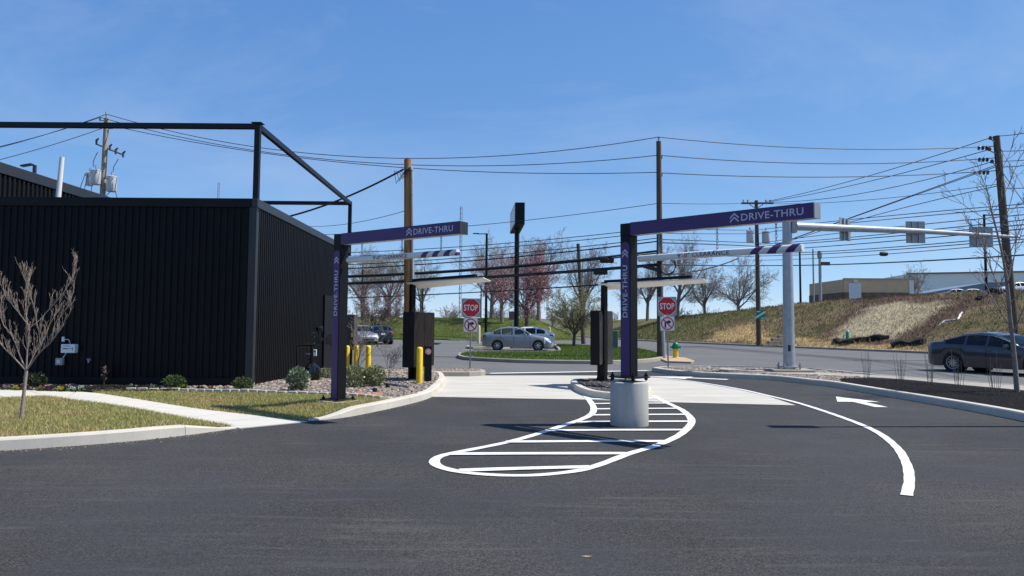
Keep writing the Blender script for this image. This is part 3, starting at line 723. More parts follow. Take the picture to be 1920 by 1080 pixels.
P = scatter_pts(inM, 1500); tag(pebbles('gravel', P, np.full(len(P), .115), 0.030, MI('dark_pebble', [(0.05, .046, .044), (.10, .09, .085), (.03, .03, .03), (.16, .15, .14)])), 'dark pebbles on the small menu island behind the concrete pedestal', 'gravel')
gr = [Vector((g.x, g.y)) for g in (G(a, b, .15) for a, b in [(1250, 688), (1345, 687.3), (1450, 689.3), (1545, 693.4), (1620, 701), (1640, 706.5), (1600, 707.5), (1572, 709.5)])] + [q for q in offset_line(catmull(WL(near_px), 0.25), 0.21) if q.y > ym0 + .1][::-1]
P = scatter_pts(gr, 7000)
swp = swf + swn[::-1]; P = P[~inside(P[:, 0], P[:, 1], swp)]
tag(pebbles('gravel', P, np.full(len(P), .115), 0.032, PEBBLE), 'pebbles in the roadside bed around the signal mast', 'gravel')
P = near_px_only(scatter_pts(mulP, 26000)); z = np.vectorize(mul_z)(P[:, 0], P[:, 1])
tag(pebbles('mulch', P, z - .012, 0.016, CHIP, 0.5), 'black shredded mulch in the bed beside the lane', 'mulch')
# dark soil with the flower bed at the left end of the planting bed
flw = [Vector((g.x, g.y)) for g in (G(a, b, .15) for a, b in [(-200, 728.5), (0, 729.5), (90, 731.5), (170, 733), (250, 731.5), (330, 731), (330, 724), (250, 719.5), (-200, 719)])]
P = scatter_pts(flw, 3000); tag(pebbles('mulch', P, np.full(len(P), .13), 0.03, CHIP, 0.6), 'dark mulch of the flower bed along the black wall', 'mulch')

# grit washed up along the kerbs
def grit(line, n, spread):
    L = np.array([q[:] for q in line]); i = rng.integers(0, len(L) - 1, n); t_ = rng.uniform(0, 1, (n, 1)); d = L[i + 1] - L[i]; d = d / np.maximum(np.linalg.norm(d, axis=1), 1e-6)[:, None]
    return L[i] + (L[i + 1] - L[i]) * t_ - np.c_[-d[:, 1], d[:, 0]] * np.abs(rng.normal(0, spread, n))[:, None]
P = np.vstack([grit(kA, 600, .13), grit(kB[:int(len(kB) * .42)], 250, .10), grit(catmull(WL(near_px), .25), 700, .12)])
tag(pebbles('grit', P, np.full(len(P), .006), 0.006, PEBBLE, 0.7), 'fine grit washed up along the foot of the kerbs', 'grit')

sp0 = G(1100, 1045); b = MB(); b.add([(sp0.x + .032 * math.cos(a) * (1 + .4 * math.sin(3 * a)), sp0.y + .016 * math.sin(a), .0075) for a in np.linspace(0, 6.283, 13)[:-1]], [tuple(range(12))])
o = b.build('paint_stain', M('ochre_stain', (.30, .24, .12), .9, var=.4, scale=60)); o['kind'] = 'structure'
# ================================================================== BLACK BUILDING
BX, BY, BH = -6.07, 17.35, 4.52                     # front right corner and height of the low block
def corrug(p0, p1, z0, z1, pitch=0.16, depth=0.04, out=None):
    """box rib sheet standing along p0-p1, ribs towards out"""
    p0 = Vector(p0); p1 = Vector(p1); L = (p1 - p0).length; d = (p1 - p0) / L; o = Vector(out)
    n = int(L / pitch); pr = []
    for i in range(n):
        s = i * pitch
        pr += [(s, 0), (s + pitch * .42, 0), (s + pitch * .50, depth), (s + pitch * .92, depth)]
    pr.append((L, 0)); b = MB(); vs_ = []
    for s, q in pr:
        w = p0 + d * s + o * q; vs_ += [(w.x, w.y, z0), (w.x, w.y, z1)]
    fs = [(2*i, 2*i+2, 2*i+3, 2*i+1) for i in range(len(pr) - 1)]
    return b.add(vs_, fs)
SIDE = Vector((-0.30, 11.35)); sd = SIDE.normalized(); sn = Vector((sd.y, -sd.x))
bk = Vector((BX, BY)) + SIDE
bld = thing('restaurant_building', 'low black building clad in ribbed metal with a smooth roof edge', 'building', (0, 0, 0))
LX = -24.0
corrug((LX, BY), (BX - 0.12, BY), 0.30, BH - 0.20, depth=.026, out=(0, -1)).build('wall', BLK_WALL, bld)
pR = Vector((BX, BY)) + sd * 0.12
corrug(pR, bk - sd * .1, -0.10, BH - 0.20, out=(sn.x, sn.y)).build('wall', BLK_WALL, bld)
MB().slab([(LX, BY + .06), (BX - .06, BY + .06), (bk.x - .06, bk.y - .06), (LX, bk.y - .06)], 0.0, BH - 0.5).build('roof_deck', BLK, bld)
# corner trim, base trim, coping
def bar(b, p0, p1, w, h, z): 
    p0 = Vector((*p0, z)); p1 = Vector((*p1, z)); d = p1 - p0
    b.box((p0 + p1) / 2, (d.length, w, h), Matrix.Rotation(math.atan2(d.y, d.x), 3, 'Z'))
b = MB(); b.slab([(BX - .13, BY - .042), (BX + .042, BY - .042), (BX + .042, BY + .13), (BX - .02, BY + .13), (BX - .02, BY + .02), (BX - .13, BY + .02)], -0.05, BH - 0.19); b.build('corner_trim', BLK_TRIM, bld)
b = MB(); bar(b, (LX, BY - .01), (BX - .131, BY - .01), 0.07, 0.34, 0.13); b.build('base_trim', BLK, bld)
b = MB(); p0 = Vector((BX, BY)) + sd * .131 + sn * .01; p1 = bk + sn * .01
bar(b, p0, p1, 0.07, 0.42, -0.10); b.build('base_trim', BLK_TRIM, bld)
b = MB(); bar(b, (LX, BY), (BX - .06, BY), 0.13, 0.21, BH - .105); b.build('coping', BLK, bld, bevel=.01)
b = MB(); bar(b, Vector((BX, BY)) - sd * .066, bk, 0.13, 0.212, BH - .105); b.build('coping', BLK_TRIM, bld, bevel=.01)
b = MB(); bar(b, bk, (LX, bk.y), 0.12, 0.2, BH - .105); b.build('coping', BLK, bld)
# taller hall behind
TX, TY, TH = -14.0, 19.6, 5.9
corrug((TX, TY), (TX - .3, 52), BH - 1.0, TH - .22, out=(1, 0), pitch=0.2, depth=.05).build('wall', BLK_WALL, bld)
MB().slab([(LX, TY), (TX - .07, TY), (TX - .37, 52), (LX, 52)], 0.5, TH - .3).build('hall_core', BLK, bld)
b = MB(); bar(b, (TX, TY - .05), (TX - .3, 52), 0.16, 0.30, TH - .14); b.build('coping', BLK_TRIM, bld, bevel=.01)
b = MB(); bar(b, (LX, TY), (TX - .09, TY), 0.16, 0.30, TH - .14); b.build('coping', BLK, bld)
# roof steel frame
FZ = 6.27; c0 = Vector((BX - .02, BY + .06)); c1 = Vector((bk.x + .03, bk.y - .05))
fr = thing('roof_frame', 'dark open steel beam frame standing above the black building roof', 'steel frame', (c0.x, c0.y, BH))
def fb(name, p0, p1, w, h):
    p0 = Vector(p0) - fr.location; p1 = Vector(p1) - fr.location; d = p1 - p0
    q = d.to_track_quat('X', 'Z').to_matrix(); MB().box((p0 + p1) / 2, (d.length, w, h), q).build(name, STEEL, fr, bevel=.008)
fb('post', (c0.x, c0.y, BH - .3), (c0.x, c0.y, FZ - .051), .13, .13)
fb('post', (c1.x, c1.y, BH - .3), (c1.x, c1.y, FZ - .051), .13, .13)
fb('beam', (LX, c0.y, FZ), (c0.x + .065, c0.y, FZ), .12, .125)
fb('beam', (c0.x, c0.y + .061, FZ), (c1.x, c1.y - .061, FZ), .11, .14)
fb('beam', (LX, c1.y, FZ), (c1.x + .065, c1.y, FZ), .12, .14)
fb('cap_plate', (c0.x - .13, c0.y, FZ + .075), (c0.x + .12, c0.y, FZ + .075), .25, .02)
# vent pipe on the roof, wall things
v = D(109, 372, 19.0); MB().tube([(0, 0, -1.1), (0.0, 0, .0), (0.055, 0, 1.08)], [.068, .066, .058], 16).build('vent_pipe', WHITE_P, loc=(v.x, v.y, v.z), smooth=True)
tag(bpy.data.objects['vent_pipe'], 'white plastic vent pipe rising from the black roof', 'pipe')
# parapet lamp behind the hall
pl = D(64, 337, 40.0)
t = thing('lamp_post', 'slim grey lamp post with flat head peeking above the black roof', 'lamp post', (pl.x, pl.y, 0))
MB().cyl((0, 0, 0), (0, 0, 10.1), .10, .10, 8).build('pole', BLK_TRIM, t)
MB().box((-.42, 0, 10.1), (.62, .3, .09), Matrix.Rotation(R(-10), 3, 'Y')).build('lamp_head', BLK_TRIM, t, bevel=.02)
# grey utility boxes on the front wall
def wall_box(name, label, cat, x0, y0, x1, y1, mat, dep=.14):
    Y = BY - .045; a = D(x0, y0, Y); c = D(x1, y1, Y)
    t = thing(name, label, cat, ((a.x + c.x) / 2, Y - dep / 2, (a.z + c.z) / 2)); w, h = abs(c.x - a.x), abs(a.z - c.z)
    MB().box((0, 0, 0), (w, dep, h)).build('enclosure', mat, t, bevel=.012); return t, w, h
t, w, h = wall_box('telephone_box', 'pale grey telecom box with printed lettering on the black wall', 'utility box', 121, 645, 146.5, 661.5, M('telecom_grey', (0.62, 0.70, 0.74), .45, var=.05))
MB().box((-w * .14, -.074, .0), (w * .40, .004, .018)).build('print_line', SIGN_K, t); MB().box((-w * .08, -.074, h * .3), (w * .5, .004, .008)).build('print_line', SIGN_K, t)
MB().box((w * .34, -.074, .0), (.012, .004, h * .32)).build('mark', SIGN_K, t); MB().box((w * .2, -.074, .0), (.025, .004, .02)).build('mark', SIGN_K, t)
MB().tube([(-.11, .06, -h / 2), (-.12, .04, -h / 2 - .05), (-.17, .04, -h / 2 - .12), (-.18, .04, -h / 2 - .26), (-.22, .04, -h / 2 - .28)], .012, 6).build('conduit', GREY_T, t, smooth=True)
t, w, h = wall_box('meter_box', 'small grey junction box below the telecom box on the black wall', 'utility box', 108.5, 671, 121, 684.5, M('junction_grey', (0.30, 0.33, 0.36), .5, var=.1), .1)
MB().box((0, -.06, .0), (w * .5, .02, h * .5)).build('cover', GREY_T, t, bevel=.005)
p = D(127, 637, BY - .06); t = thing('wall_camera', 'little white security camera on a bracket above the telecom box', 'camera', p)
MB().tube([(.04, .04, -.1), (.04, -.02, .0), (-.05, -.03, .01)], .011, 6).build('bracket', GREY_T, t); MB().tube([(-.075, -.05, -.04), (-.075, -.05, .07)], [.035, .03], 10).build('camera_body', WHITE_P, t, smooth=True)
p = D(168.5, 676, BY - .05); t = thing('hose_tap', 'small grey hose tap on the black wall right of the boxes', 'tap', p)
MB().cyl((0, .05, 0), (0, -.07, 0), .018, n=8).build('pipe', GALV, t); MB().cyl((0, -.06, .0), (0, -.06, -.05), .014, n=8).build('spout', GALV, t)
b = MB(); b.lathe([(0, .03), (.045, .03), (.05, .04), (0, .045)], 8, (0, -.05, 0)); b.build('handle', GREY_T, t)

# backflow and gas set beside the right wall
gp = G(584, 716, .06)
g = thing('gas_meter', 'glossy black gas meter set with pipes beside the right black wall', 'gas meter', (gp.x, gp.y, .02), R(4))
MB().box((0, 0, .02), (.75, .7, .06)).build('slab', CON_OLD, g, bevel=.01)
MB().lathe([(0, .05), (.17, .05), (.205, .10), (.215, .28), (.20, .42), (.14, .47), (.09, .52), (.06, .55), (0, .56)], 24).build('meter_body', BLK_GLOSS, g, smooth=True)
MB().lathe([(0, -.05), (.12, -.05), (.14, -.03), (.14, .03), (.12, .05), (0, .05)], 20, (.17, -.04, .27), 'X').build('side_cover', BLK_GLOSS, g, smooth=True)
MB().tube([(0, 0, .54), (0, 0, .78), (.0, 0, .98)], .042, 12).build('riser', BLK_GLOSS, g, smooth=True)
MB().lathe([(.05, .60), (.075, .60), (.075, .64), (.05, .64)], 14).build('flange', BLK_GLOSS, g, smooth=True)
MB().tube([(-.40, .05, 0), (-.40, .05, .94), (-.38, .05, .97), (.1, 0, .97)], .026, 8).build('pipe', BLK_GLOSS, g, smooth=True)
MB().tube([(.05, 0, .97), (.16, .02, 1.05), (.17, .02, 1.42)], .034, 10).build('pipe', BLK_GLOSS, g, smooth=True)
MB().tube([(.17, .02, 1.16), (.5, .05, 1.12)], .034, 10).build('pipe', BLK_GLOSS, g, smooth=True)
MB().lathe([(0, -.05), (.15, -.05), (.17, 0), (.15, .05), (0, .05)], 22, (.5, .02, 1.12), 'Y').build('regulator', BLK_GLOSS, g, smooth=True)
MB().lathe([(0, 1.36), (.07, 1.36), (.09, 1.40), (.09, 1.46), (.05, 1.50), (0, 1.50)], 16, (.17, .02, 0)).build('relief_cap', BLK_GLOSS, g, smooth=True)
MB().lathe([(0, -.04), (.085, -.04), (.085, .04), (0, .05)], 16, (.0, 0, 1.27), 'X').build('valve', BLK_GLOSS, g, smooth=True)
MB().tube([(.0, .0, 1.27), (.17, .02, 1.27)], .03, 8).build('pipe', BLK_GLOSS, g, smooth=True)
MB().box((-.07, 0, 1.04), (.26, .22, .05)).build('bracket', BLK_GLOSS, g, bevel=.01)
MB().box((.085, -.06, .80), (.085, .06, .17)).build('index_box', M('meter_label', (.55, .62, .70), .3), g, bevel=.01)
MB().box((.085, -.092, .84), (.055, .004, .03)).build('dial', SIGN_K, g); MB().cyl((-.02, -.02, .77), (-.16, -.02, .77), .012, n=6).build('pin', GALV, g)
# electric cabinet beyond the gate
cp = D(658, 640, 23.2)
t = thing('electric_cabinet', 'tall dark grey electrical cabinet on a leg behind the yellow bollards', 'cabinet', (cp.x, cp.y, -.12))
zt, zb = Z_at(658, 590, 23.2) + .12, Z_at(658, 656, 23.2) + .12
CABM = M('cabinet_grey', (.055, .053, .050), .5, var=.1)
MB().box((0, 0, (zt + zb) / 2), (.30, .5, zt - zb)).build('cabinet_body', CABM, t, bevel=.01)
MB().box((.075, -.252, (zt + zb) / 2), (.135, .012, zt - zb - .06)).build('door', CABM, t, bevel=.004)
MB().box((-.075, -.252, (zt + zb) / 2), (.135, .012, zt - zb - .06)).build('door', CABM, t, bevel=.004)
MB().box((.085, -.262, zb + .47), (.055, .005, .12)).build('warning_label', M('yellow_label', (.7, .6, .12), .5), t); MB().box((.07, -.262, zb + .66), (.03, .005, .06)).build('label', SIGN_W, t)
MB().box((0, 0, zb / 2), (.09, .09, zb)).build('leg', BLK, t)
# downspout on the side wall
q = Vector((BX, BY)) + sd * 7.6 + sn * .06
t = MB().box((0, 0, 1.3), (.1, 1.1, 2.65)).build('side_door', BLK, bld, loc=(q.x, q.y, -.1)); 

# ================================================================== GATES (height bars)
def chevron(w, h, th, n=2, gap=None):
    gap = gap or h * .55; P = []
    for k in range(n):
        z = k * gap; P.append([(-w/2, z), (0, z + h * .55), (w/2, z), (w/2, z - th), (0, z + h * .55 - th), (-w/2, z - th)])
    return P
def gate(label, base, top, ang, arm_len, capc, group='drive-thru height gates'):
    """origin at the foot of the post; local +X along the arm, local -Y is the lettered side"""
    g = thing('height_gate', label, 'height gate', base, ang, group)
    S = .197; zt = top - base[2]; AH = .203
    MB().box((0, 0, .012), (.50, .46, .024)).build('base_plate', BLK, g, bevel=.004)
    for a, b_ in ((-.2, -.18), (.2, -.18), (-.2, .18), (.2, .18)):
        bb = MB(); bb.cyl((a, b_, -.045), (a, b_, .09), .014, n=8); bb.cyl((a, b_, .026), (a, b_, .055), .030, n=6); bb.cyl((a, b_, -.03), (a, b_, -.004), .03, n=6); bb.build('bolt', BLK, g)
    MB().box((0, 0, (zt - AH) / 2 + .012), (S, S, zt - AH - .024)).build('post', BLK, g, bevel=.006)
    pw, z0, z1 = S * .86, .03, zt - AH - .10
    pan = [(-pw/2, z0), (pw/2, z0), (pw/2, z1 - pw/2)] + [(pw/2 * math.cos(a), z1 - pw/2 + pw/2 * math.sin(a)) for a in np.linspace(0, math.pi, 9)[1:-1]] + [(-pw/2, z1 - pw/2)]
    pn = MB().prism(pan, -S/2 - .008, -S/2 - .0005).build('post_panel', PURP, g)
    # post lettering reads upwards
    v2, f2 = text_mesh('DRIVE-THRU', height=pw * .54, bold=.012, spacing=1.08); Lt = v2[:, 0].max(); s_ = .84 / Lt; zl = z1 - 1.22 
    MB().add([(pw * .27 - p[1], -S/2 - .0105, zl + p[0] * s_) for p in v2], f2).build('lettering', LILAC, pn)
    for poly in chevron(.115, .10, .026, 2, .055):
        MB().prism([(x - .0, zl + .99 + z) for x, z in poly], -S/2 - .012, -S/2 - .0085).build('chevron', LILAC, pn)
    # arm
    MB().box((0, 0, zt - AH/2), (S + .004, S + .004, AH)).build('corner_block', BLK, g, bevel=.006)
    x0, x1 = S/2 + .004, arm_len
    arm = MB().box(((x0 + x1)/2, .006, zt - AH/2), (x1 - x0, S - .014, AH - .012)).build('arm', [M('arm_grey_%d' % len(bpy.data.materials), (.50, .49, .47), .5)], g)
    MB().box(((x0 + x1)/2, -S/2 + .002, zt - AH/2), (x1 - x0 - .003, .012, AH)).build('arm_panel', PURP, arm)
    MB().box((x1 + .009, 0, zt - AH/2), (.016, S + .004, AH + .002)).build('end_cap', M('end_cap_%d' % len(bpy.data.materials), capc, .45), arm)
    MB().box(((x0 + x1)/2, .003, zt + .004), (x1 - x0 - .003, S, .006)).build('top_strip', BLK, arm)
    v2, f2 = text_mesh('DRIVE-THRU', height=AH * .50, bold=.012, spacing=1.06); Lt = v2[:, 0].max(); s_ = .90 / Lt; tx = x1 - .13 - .90
    MB().add([(tx + p[0] * s_, -S/2 - .0065, zt - AH * .74 + p[1]) for p in v2], f2).build('lettering', LILAC, arm)
    for poly in chevron(.135, .11, .026, 2, .055):
        MB().prism([(x + tx - .105, zt - AH * .68 + z) for x, z in poly], -S/2 - .008, -S/2 - .0042).build('chevron', LILAC, arm)
    return g, zt, AH, S
STR = bpy.data.materials.new('striped_bar'); STR.use_nodes = True; nt = STR.node_tree; bs = nt.nodes['Principled BSDF']; bs.inputs['Roughness'].default_value = .35
tc = nt.nodes.new('ShaderNodeTexCoord'); sx = nt.nodes.new('ShaderNodeSeparateXYZ'); nt.links.new(tc.outputs['Object'], sx.inputs[0])
def mth(op, a, b_=None):
    n = nt.nodes.new('ShaderNodeMath'); n.operation = op
    for i, q in enumerate((a, b_)):
        if q is None: continue
        if isinstance(q, (int, float)): n.inputs[i].default_value = q
        else: nt.links.new(q, n.inputs[i])
    return n.outputs[0]
sl = mth('MULTIPLY', sx.outputs['Z'], 1.0)
ph = mth('FRACT', mth('MULTIPLY', mth('SUBTRACT', mth('ADD', sx.outputs['X'], 0.0), sl), 3.85)); on = mth('GREATER_THAN', ph, 0.5); far_ = mth('GREATER_THAN', mth('SUBTRACT', sx.outputs['X'], sl), 1.82)
nt.links.new(mixc(nt, mth('MULTIPLY', on, far_), (.68, .68, .67), (.065, .018, .14)), bs.inputs['Base Color'])
def height_bar(label, g, zt, AH, zc, x0, x1, r=.053):
    """the hanging bar: its own thing, origin at its near end under the arm"""
    o = g.matrix_basis @ Vector((x0, 0, zc - 0)); L = x1 - x0
    h = thing('clearance_bar', label, 'clearance bar', o, g.rotation_euler.z, 'hanging clearance bars')
    MB().lathe([(0, 0), (r * .96, 0), (r, .006), (r, L - .006), (r * .96, L), (0, L)], 28, (0, 0, 0), 'X').build('bar', STR, h, smooth=True)
    v2, f2 = text_mesh('9\'-0" CLEARANCE', height=.068, bold=.012, spacing=1.08); s_ = .86 / v2[:, 0].max()
    bm = bmesh.new(); bv_ = [bm.verts.new((p[0], p[1], 0)) for p in v2]
    for f_ in f2:
        try: bm.faces.new([bv_[i] for i in f_])
        except ValueError: pass
    for yc in np.linspace(.004, .064, 10): bmesh.ops.bisect_plane(bm, geom=bm.verts[:] + bm.edges[:] + bm.faces[:], plane_co=(0, yc, 0), plane_no=(0, 1, 0))
    bm.verts.index_update(); v2 = np.array([v_.co[:2] for v_ in bm.verts]); f2 = [tuple(v_.index for v_ in f_.verts) for f_ in bm.faces]; bm.free()
    q = []
    for p in v2:
        a = (p[1] - .034) / r + .02; q.append((.74 + p[0] * s_, -(r + .003) * math.cos(a), (r + .003) * math.sin(a)))
    MB().add(q, f2).build('lettering', DK_TXT, h)
    gap = zt - AH - .004 + g.location.z - (zc + g.location.z) - r
    for k, cx in enumerate((.38, L * .52, L * .86)):
        b = MB(); n = max(4, int(gap / .045)); st = gap / n
        for j in range(n + 1):
            z = r + j * st; pts = []
            for a in np.linspace(0, 2 * math.pi, 11):
                u, w = .015 * math.cos(a), (st * .66) * math.sin(a)
                pts.append((cx + (u if j % 2 else 0), (0 if j % 2 else u), z + w))
            b.tube(pts, .0048, 5, cap=False)
        b.build('chain', GALV, h, smooth=True)
    return h
pL = GR(634, 750.5); pL = G(634, 750.5, .17); pLz = .175
gL = gate('purple and black height gate standing in the lawn beside the black building', (pL.x, pL.y, pLz), 3.26, math.atan2(-1.85, 2.42), 3.03, (.022, .024, .028))
MB().box((0, 0, -.05), (.62, .58, .09)).build('footing', CON_KERB, gL[0])
height_bar('white clearance bar with purple stripes hung in front of the brown wooden pole', gL[0], gL[1], gL[2], 2.77 - pLz, .20, 2.93)
pP = G(1180, 797, 0)
ped = thing('pedestal', 'round grey concrete pedestal standing on the hatched road marking', 'pedestal', (pP.x, pP.y, 0))
MB().lathe([(.302, 0.002), (.305, .02), (.303, .66), (.297, .685), (.28, .697), (0, .70)], 48).build('drum', CON_PED, ped, smooth=True)
gR = gate('purple and black height gate bolted on the round concrete pedestal', (pP.x + .0, pP.y, .755), 3.245, math.atan2(-2.15, 2.19), 3.05, (.22, .24, .25))
height_bar('white clearance bar with purple stripes hung above the hatched marking', gR[0], gR[1], gR[2], 2.665 - .755, .20, 2.86)
MB().box((.02, -.16, .725), (.10, .05, .018)).build('shim', YEL, ped)

# ================================================================== MENU CANOPIES AND BOARDS
def canopy(label, base, ang, zc, L, group='order canopies'):
    t = thing('order_canopy', label, 'canopy', base, ang, group)
    MB().box((0, 0, zc / 2 + .03), (.13, .13, zc + .10)).build('post', BLK, t, bevel=.006)
    MB().box((0, 0, .012), (.36, .36, .024)).build('base_plate', BLK, t)
    for a in (-.13, .13):
        for c_ in (-.13, .13): b = MB(); b.cyl((a, c_, .0), (a, c_, .07), .016, n=6); b.build('bolt', BLK, t)
    MB().box((L * .44, 0.0, zc + .105), (L * .86, .09, .07)).build('beam', BLK, t, bevel=.006)
    x0, x1 = -.12, L; V_ = []
    for x, y0, y1 in ((x0, -.12, .30), (x1, -.12, .12)):
        for y, z in ((y0, .05), (y0, .02), (y1, .02 - (y1 - y0) * .30), (y1, .045 - (y1 - y0) * .30)): V_.append((x, y, zc + z))
    MB().add(V_, [(0, 1, 5, 4), (1, 2, 6, 5), (2, 3, 7, 6), (3, 0, 4, 7), (3, 2, 1, 0), (4, 5, 6, 7)]).build('roof_panel', WHITE_C, t, bevel=.01)
    return t
c1p = G(771, 713.5, .10); canopy('white order canopy on a black post in the planting bed by the brown pole', (c1p.x, c1p.y, .06), R(-50), 2.58, 3.2)
c2p = G(1133, 714.5, .13); canopy('white order canopy on the small island half behind the right purple post', (c2p.x, c2p.y, .12), R(-50), 2.52, 3.2)
SCR = M('dark_menu_screen', (.014, .011, .0095), .25, var=.6, scale=3.5, spec=.3, stretch=(3, 3, .6)); MIRR = M('mirrored_board_back', (.17, .165, .155), .16, .8, var=.12, scale=3)
def board(label, base, ang, w, h, z0, face, th, n=3, group='menu boards'):
    """local -Y is the edge seen from the lane, +X face carries the screen"""
    t = thing('menu_board', label, 'menu board', base, ang, group)
    MB().box((0, 0, z0 + h / 2), (th, w, h)).build('housing', BLK, t, bevel=.012)
    for k in range(n):
        MB().box((th/2 + .004, -w/2 + (k + .5) * w / n, z0 + h * .5), (.012, w / n - .012, h - .05)).build('screen', face, t, bevel=.003)
    MB().box((0, 0, z0 / 2), (.14, .24, z0)).build('leg', BLK, t)
    MB().box((0, 0, .05), (.22, .40, .42), taper=.45).build('foot', BLK, t); MB().box((0, 0, .015), (.5, .5, .03)).build('base_plate', BLK, t)
    return t
b1 = D(784, 700, 19.5); board('black menu board with dark panels beside the yellow bollard', (b1.x, b1.y, .06), R(-22), 1.1, 1.42, .42, SCR, .33, 2)
b2 = D(1128, 700, 19.7); board('black menu board with mirror-like panels on the small island', (b2.x, b2.y, .13), R(-33), .80, 1.42, .42, MIRR, .27, 1)
# order post
sp = G(802, 716, .12)
t = thing('order_post', 'short black order post with round red sticker beside the yellow bollard', 'order post', (sp.x, sp.y, .09), R(8))
MB().box((0, 0, .47), (.19, .15, .94)).build('column', BLK, t, bevel=.01)
oc = [(.075 * math.cos(R(22.5 + 45 * k)), .80 + .075 * math.sin(R(22.5 + 45 * k))) for k in range(8)]
oc2 = [(.063 * math.cos(R(22.5 + 45 * k)), .80 + .063 * math.sin(R(22.5 + 45 * k))) for k in range(8)]
st = MB().prism(oc, -.079, -.0755).build('sticker', SIGN_W, t); MB().prism(oc2, -.081, -.0792).build('sticker_face', M('sticker_red', (.55, .03, .06), .5), st)
for k, zz_ in enumerate((.825, .797, .77)): MB().box((0, -.0822, zz_), (.085 - .02 * (k != 1), .001, .014)).build('print_line', SIGN_W, st)
# bollards
def bollard(label, p, zb, h, r=.078):
    t = thing('bollard', label, 'bollard', (p.x, p.y, zb), 0, 'yellow steel bollards')
    MB().lathe([(r, 0), (r, h - .05), (r * .92, h - .02), (r * .6, h), (0, h + .008)], 24).build('post', YEL, t, smooth=True)
bollard('nearest yellow bollard, standing beside the black order post', G(786, 719.5, .12), .09, .93)
for lb, x in (('yellow bollard half hidden by the left purple post', 650), ('yellow bollard rising from the leafy shrubs, middle of the three', 667.5), ('yellow bollard right of the shrubs, by the small bare shrub', 690)):
    q = D(x, 700, 21.6); bollard(lb, q, -.12, Z_at(x, 648, 21.6) + .12, .075)
# irrigation rings in the bed
for lb, x, y, x2, y2 in (('orange soil ring with black cap nearest the kerb in the gravel bed', 690, 738, 703, 736.5), ('orange soil ring with black cap nearer the menu board', 745, 724, 727, 727)):
    q = G(x, y, .13); t = thing('valve_ring', lb, 'cleanout', (q.x, q.y, .125), 0, 'orange rings in the gravel bed'); q2 = G(x2, y2, .13)
    MB().lathe([(0, .01), (.30, .012), (.34, 0), (.34, -.03)], 28).build('ring', ORANGE, t); MB().lathe([(.05, 0), (.05, .10), (.04, .11), (0, .11)], 16, (q2.x - q.x, q2.y - q.y, .0)).build('cap', RUBBER, t)
# ================================================================== STOP SIGNS
def stop_sign(label, base, zbase, ytop_px, ztop, s=.61, rz=0.0, lean=0.0):
    """origin at the foot of the post, sign faces local -Y"""
    t = thing('stop_sign', label, 'stop sign', (base.x, base.y, zbase), 0, 'stop signs with a no right turn plate', rot=(0, R(lean), rz))
    H_ = ztop - zbase; oc = H_ - s / 2
    b = MB(); b.box((0, .03, H_ / 2 - .02), (.045, .03, H_)); b.box((-.018, .012, H_ / 2 - .02), (.008, .02, H_)); b.box((.018, .012, H_ / 2 - .02), (.008, .02, H_)); b.build('post', GALV_DULL, t)
    MB().box((0, -.004, oc), (s * 1.03, .004, s * 1.03)).build('backing_plate', GALV_DULL, t)
    r = s / 2 / math.cos(R(22.5))
    def octo(k): return [(r * k * math.cos(R(22.5 + 45 * i)), oc + r * k * math.sin(R(22.5 + 45 * i))) for i in range(8)]
    f = MB().prism(octo(1.0), -.012, -.0075).build('octagon', SIGN_W, t); MB().prism(octo(.945), -.0145, -.0122).build('red_face', RED, f)
    v2, f2 = text_mesh('STOP', width=s * .78, height=s * .34, bold=.02, spacing=1.05)
    MB().add([(p[0] - s * .39, -.0165, oc - s * .17 + p[1]) for p in v2], f2).build('lettering', SIGN_W, f)
    for dz in (.4, -.4): MB().cyl((0, -.0146, oc + s * dz), (0, -.02, oc + s * dz), .009, n=8).build('bolt', GALV, f)
    w = s * .80; pc = oc - s / 2 - .03 - w / 2
    p = MB().box((0, -.008, pc), (w, .004, w)).build('turn_plate', SIGN_W, t)
    b = MB()
    for dx, dz, lx, lz_ in ((0, w * .475, w * .95 + .006, .007), (0, -w * .475, w * .95 + .006, .007), (w * .475, 0, .007, w * .95), (-w * .475, 0, .007, w * .95)):
        MB().box((dx, -.0112, pc + dz), (lx, .002, lz_)).build('border', SIGN_K, p)
    k = w * .001 * 1000
    ar = [(-.20, -.27), (-.09, -.27), (-.09, .02), (-.07, .055), (.06, .055), (.06, -.03), (.27, .12), (.06, .27), (.06, .175), (-.12, .175), (-.20, .08)]
    MB().prism([(x * k, pc + z * k - .005) for x, z in ar], -.0135, -.0105).build('turn_arrow', SIGN_K, p)
    ring = MB(); n = 40; ro, ri = w * .44, w * .365
    vs_ = []
    for i in range(n):
        a = 2 * math.pi * i / n
        for rr_, yy_ in ((ro, -.0125), (ri, -.0125)): vs_.append((rr_ * math.cos(a), yy_ - .003, pc + rr_ * math.sin(a)))
    ring.add(vs_, [(2*i, 2*i+1, (2*i+3) % (2*n), (2*i+2) % (2*n)) for i in range(n)]).build('ring', RED, p)
    MB().box((0, -.0165, pc), (ri * 2.02, .002, w * .075), Matrix.Rotation(R(45), 3, 'Y')).build('slash', RED, p)
    return t
s1 = D(881, 697.5, 24.5); stop_sign('stop sign above a no right turn plate on the narrow pebble island', s1, .11, 560, Z_at(881, 560, 24.5), .60, R(-3), .4)
s2 = D(1253, 688, 25.9); stop_sign('stop sign above a no right turn plate beside the tall utility pole', s2, .11, 557, Z_at(1251, 557, 25.9), .64, R(-2), -.8)

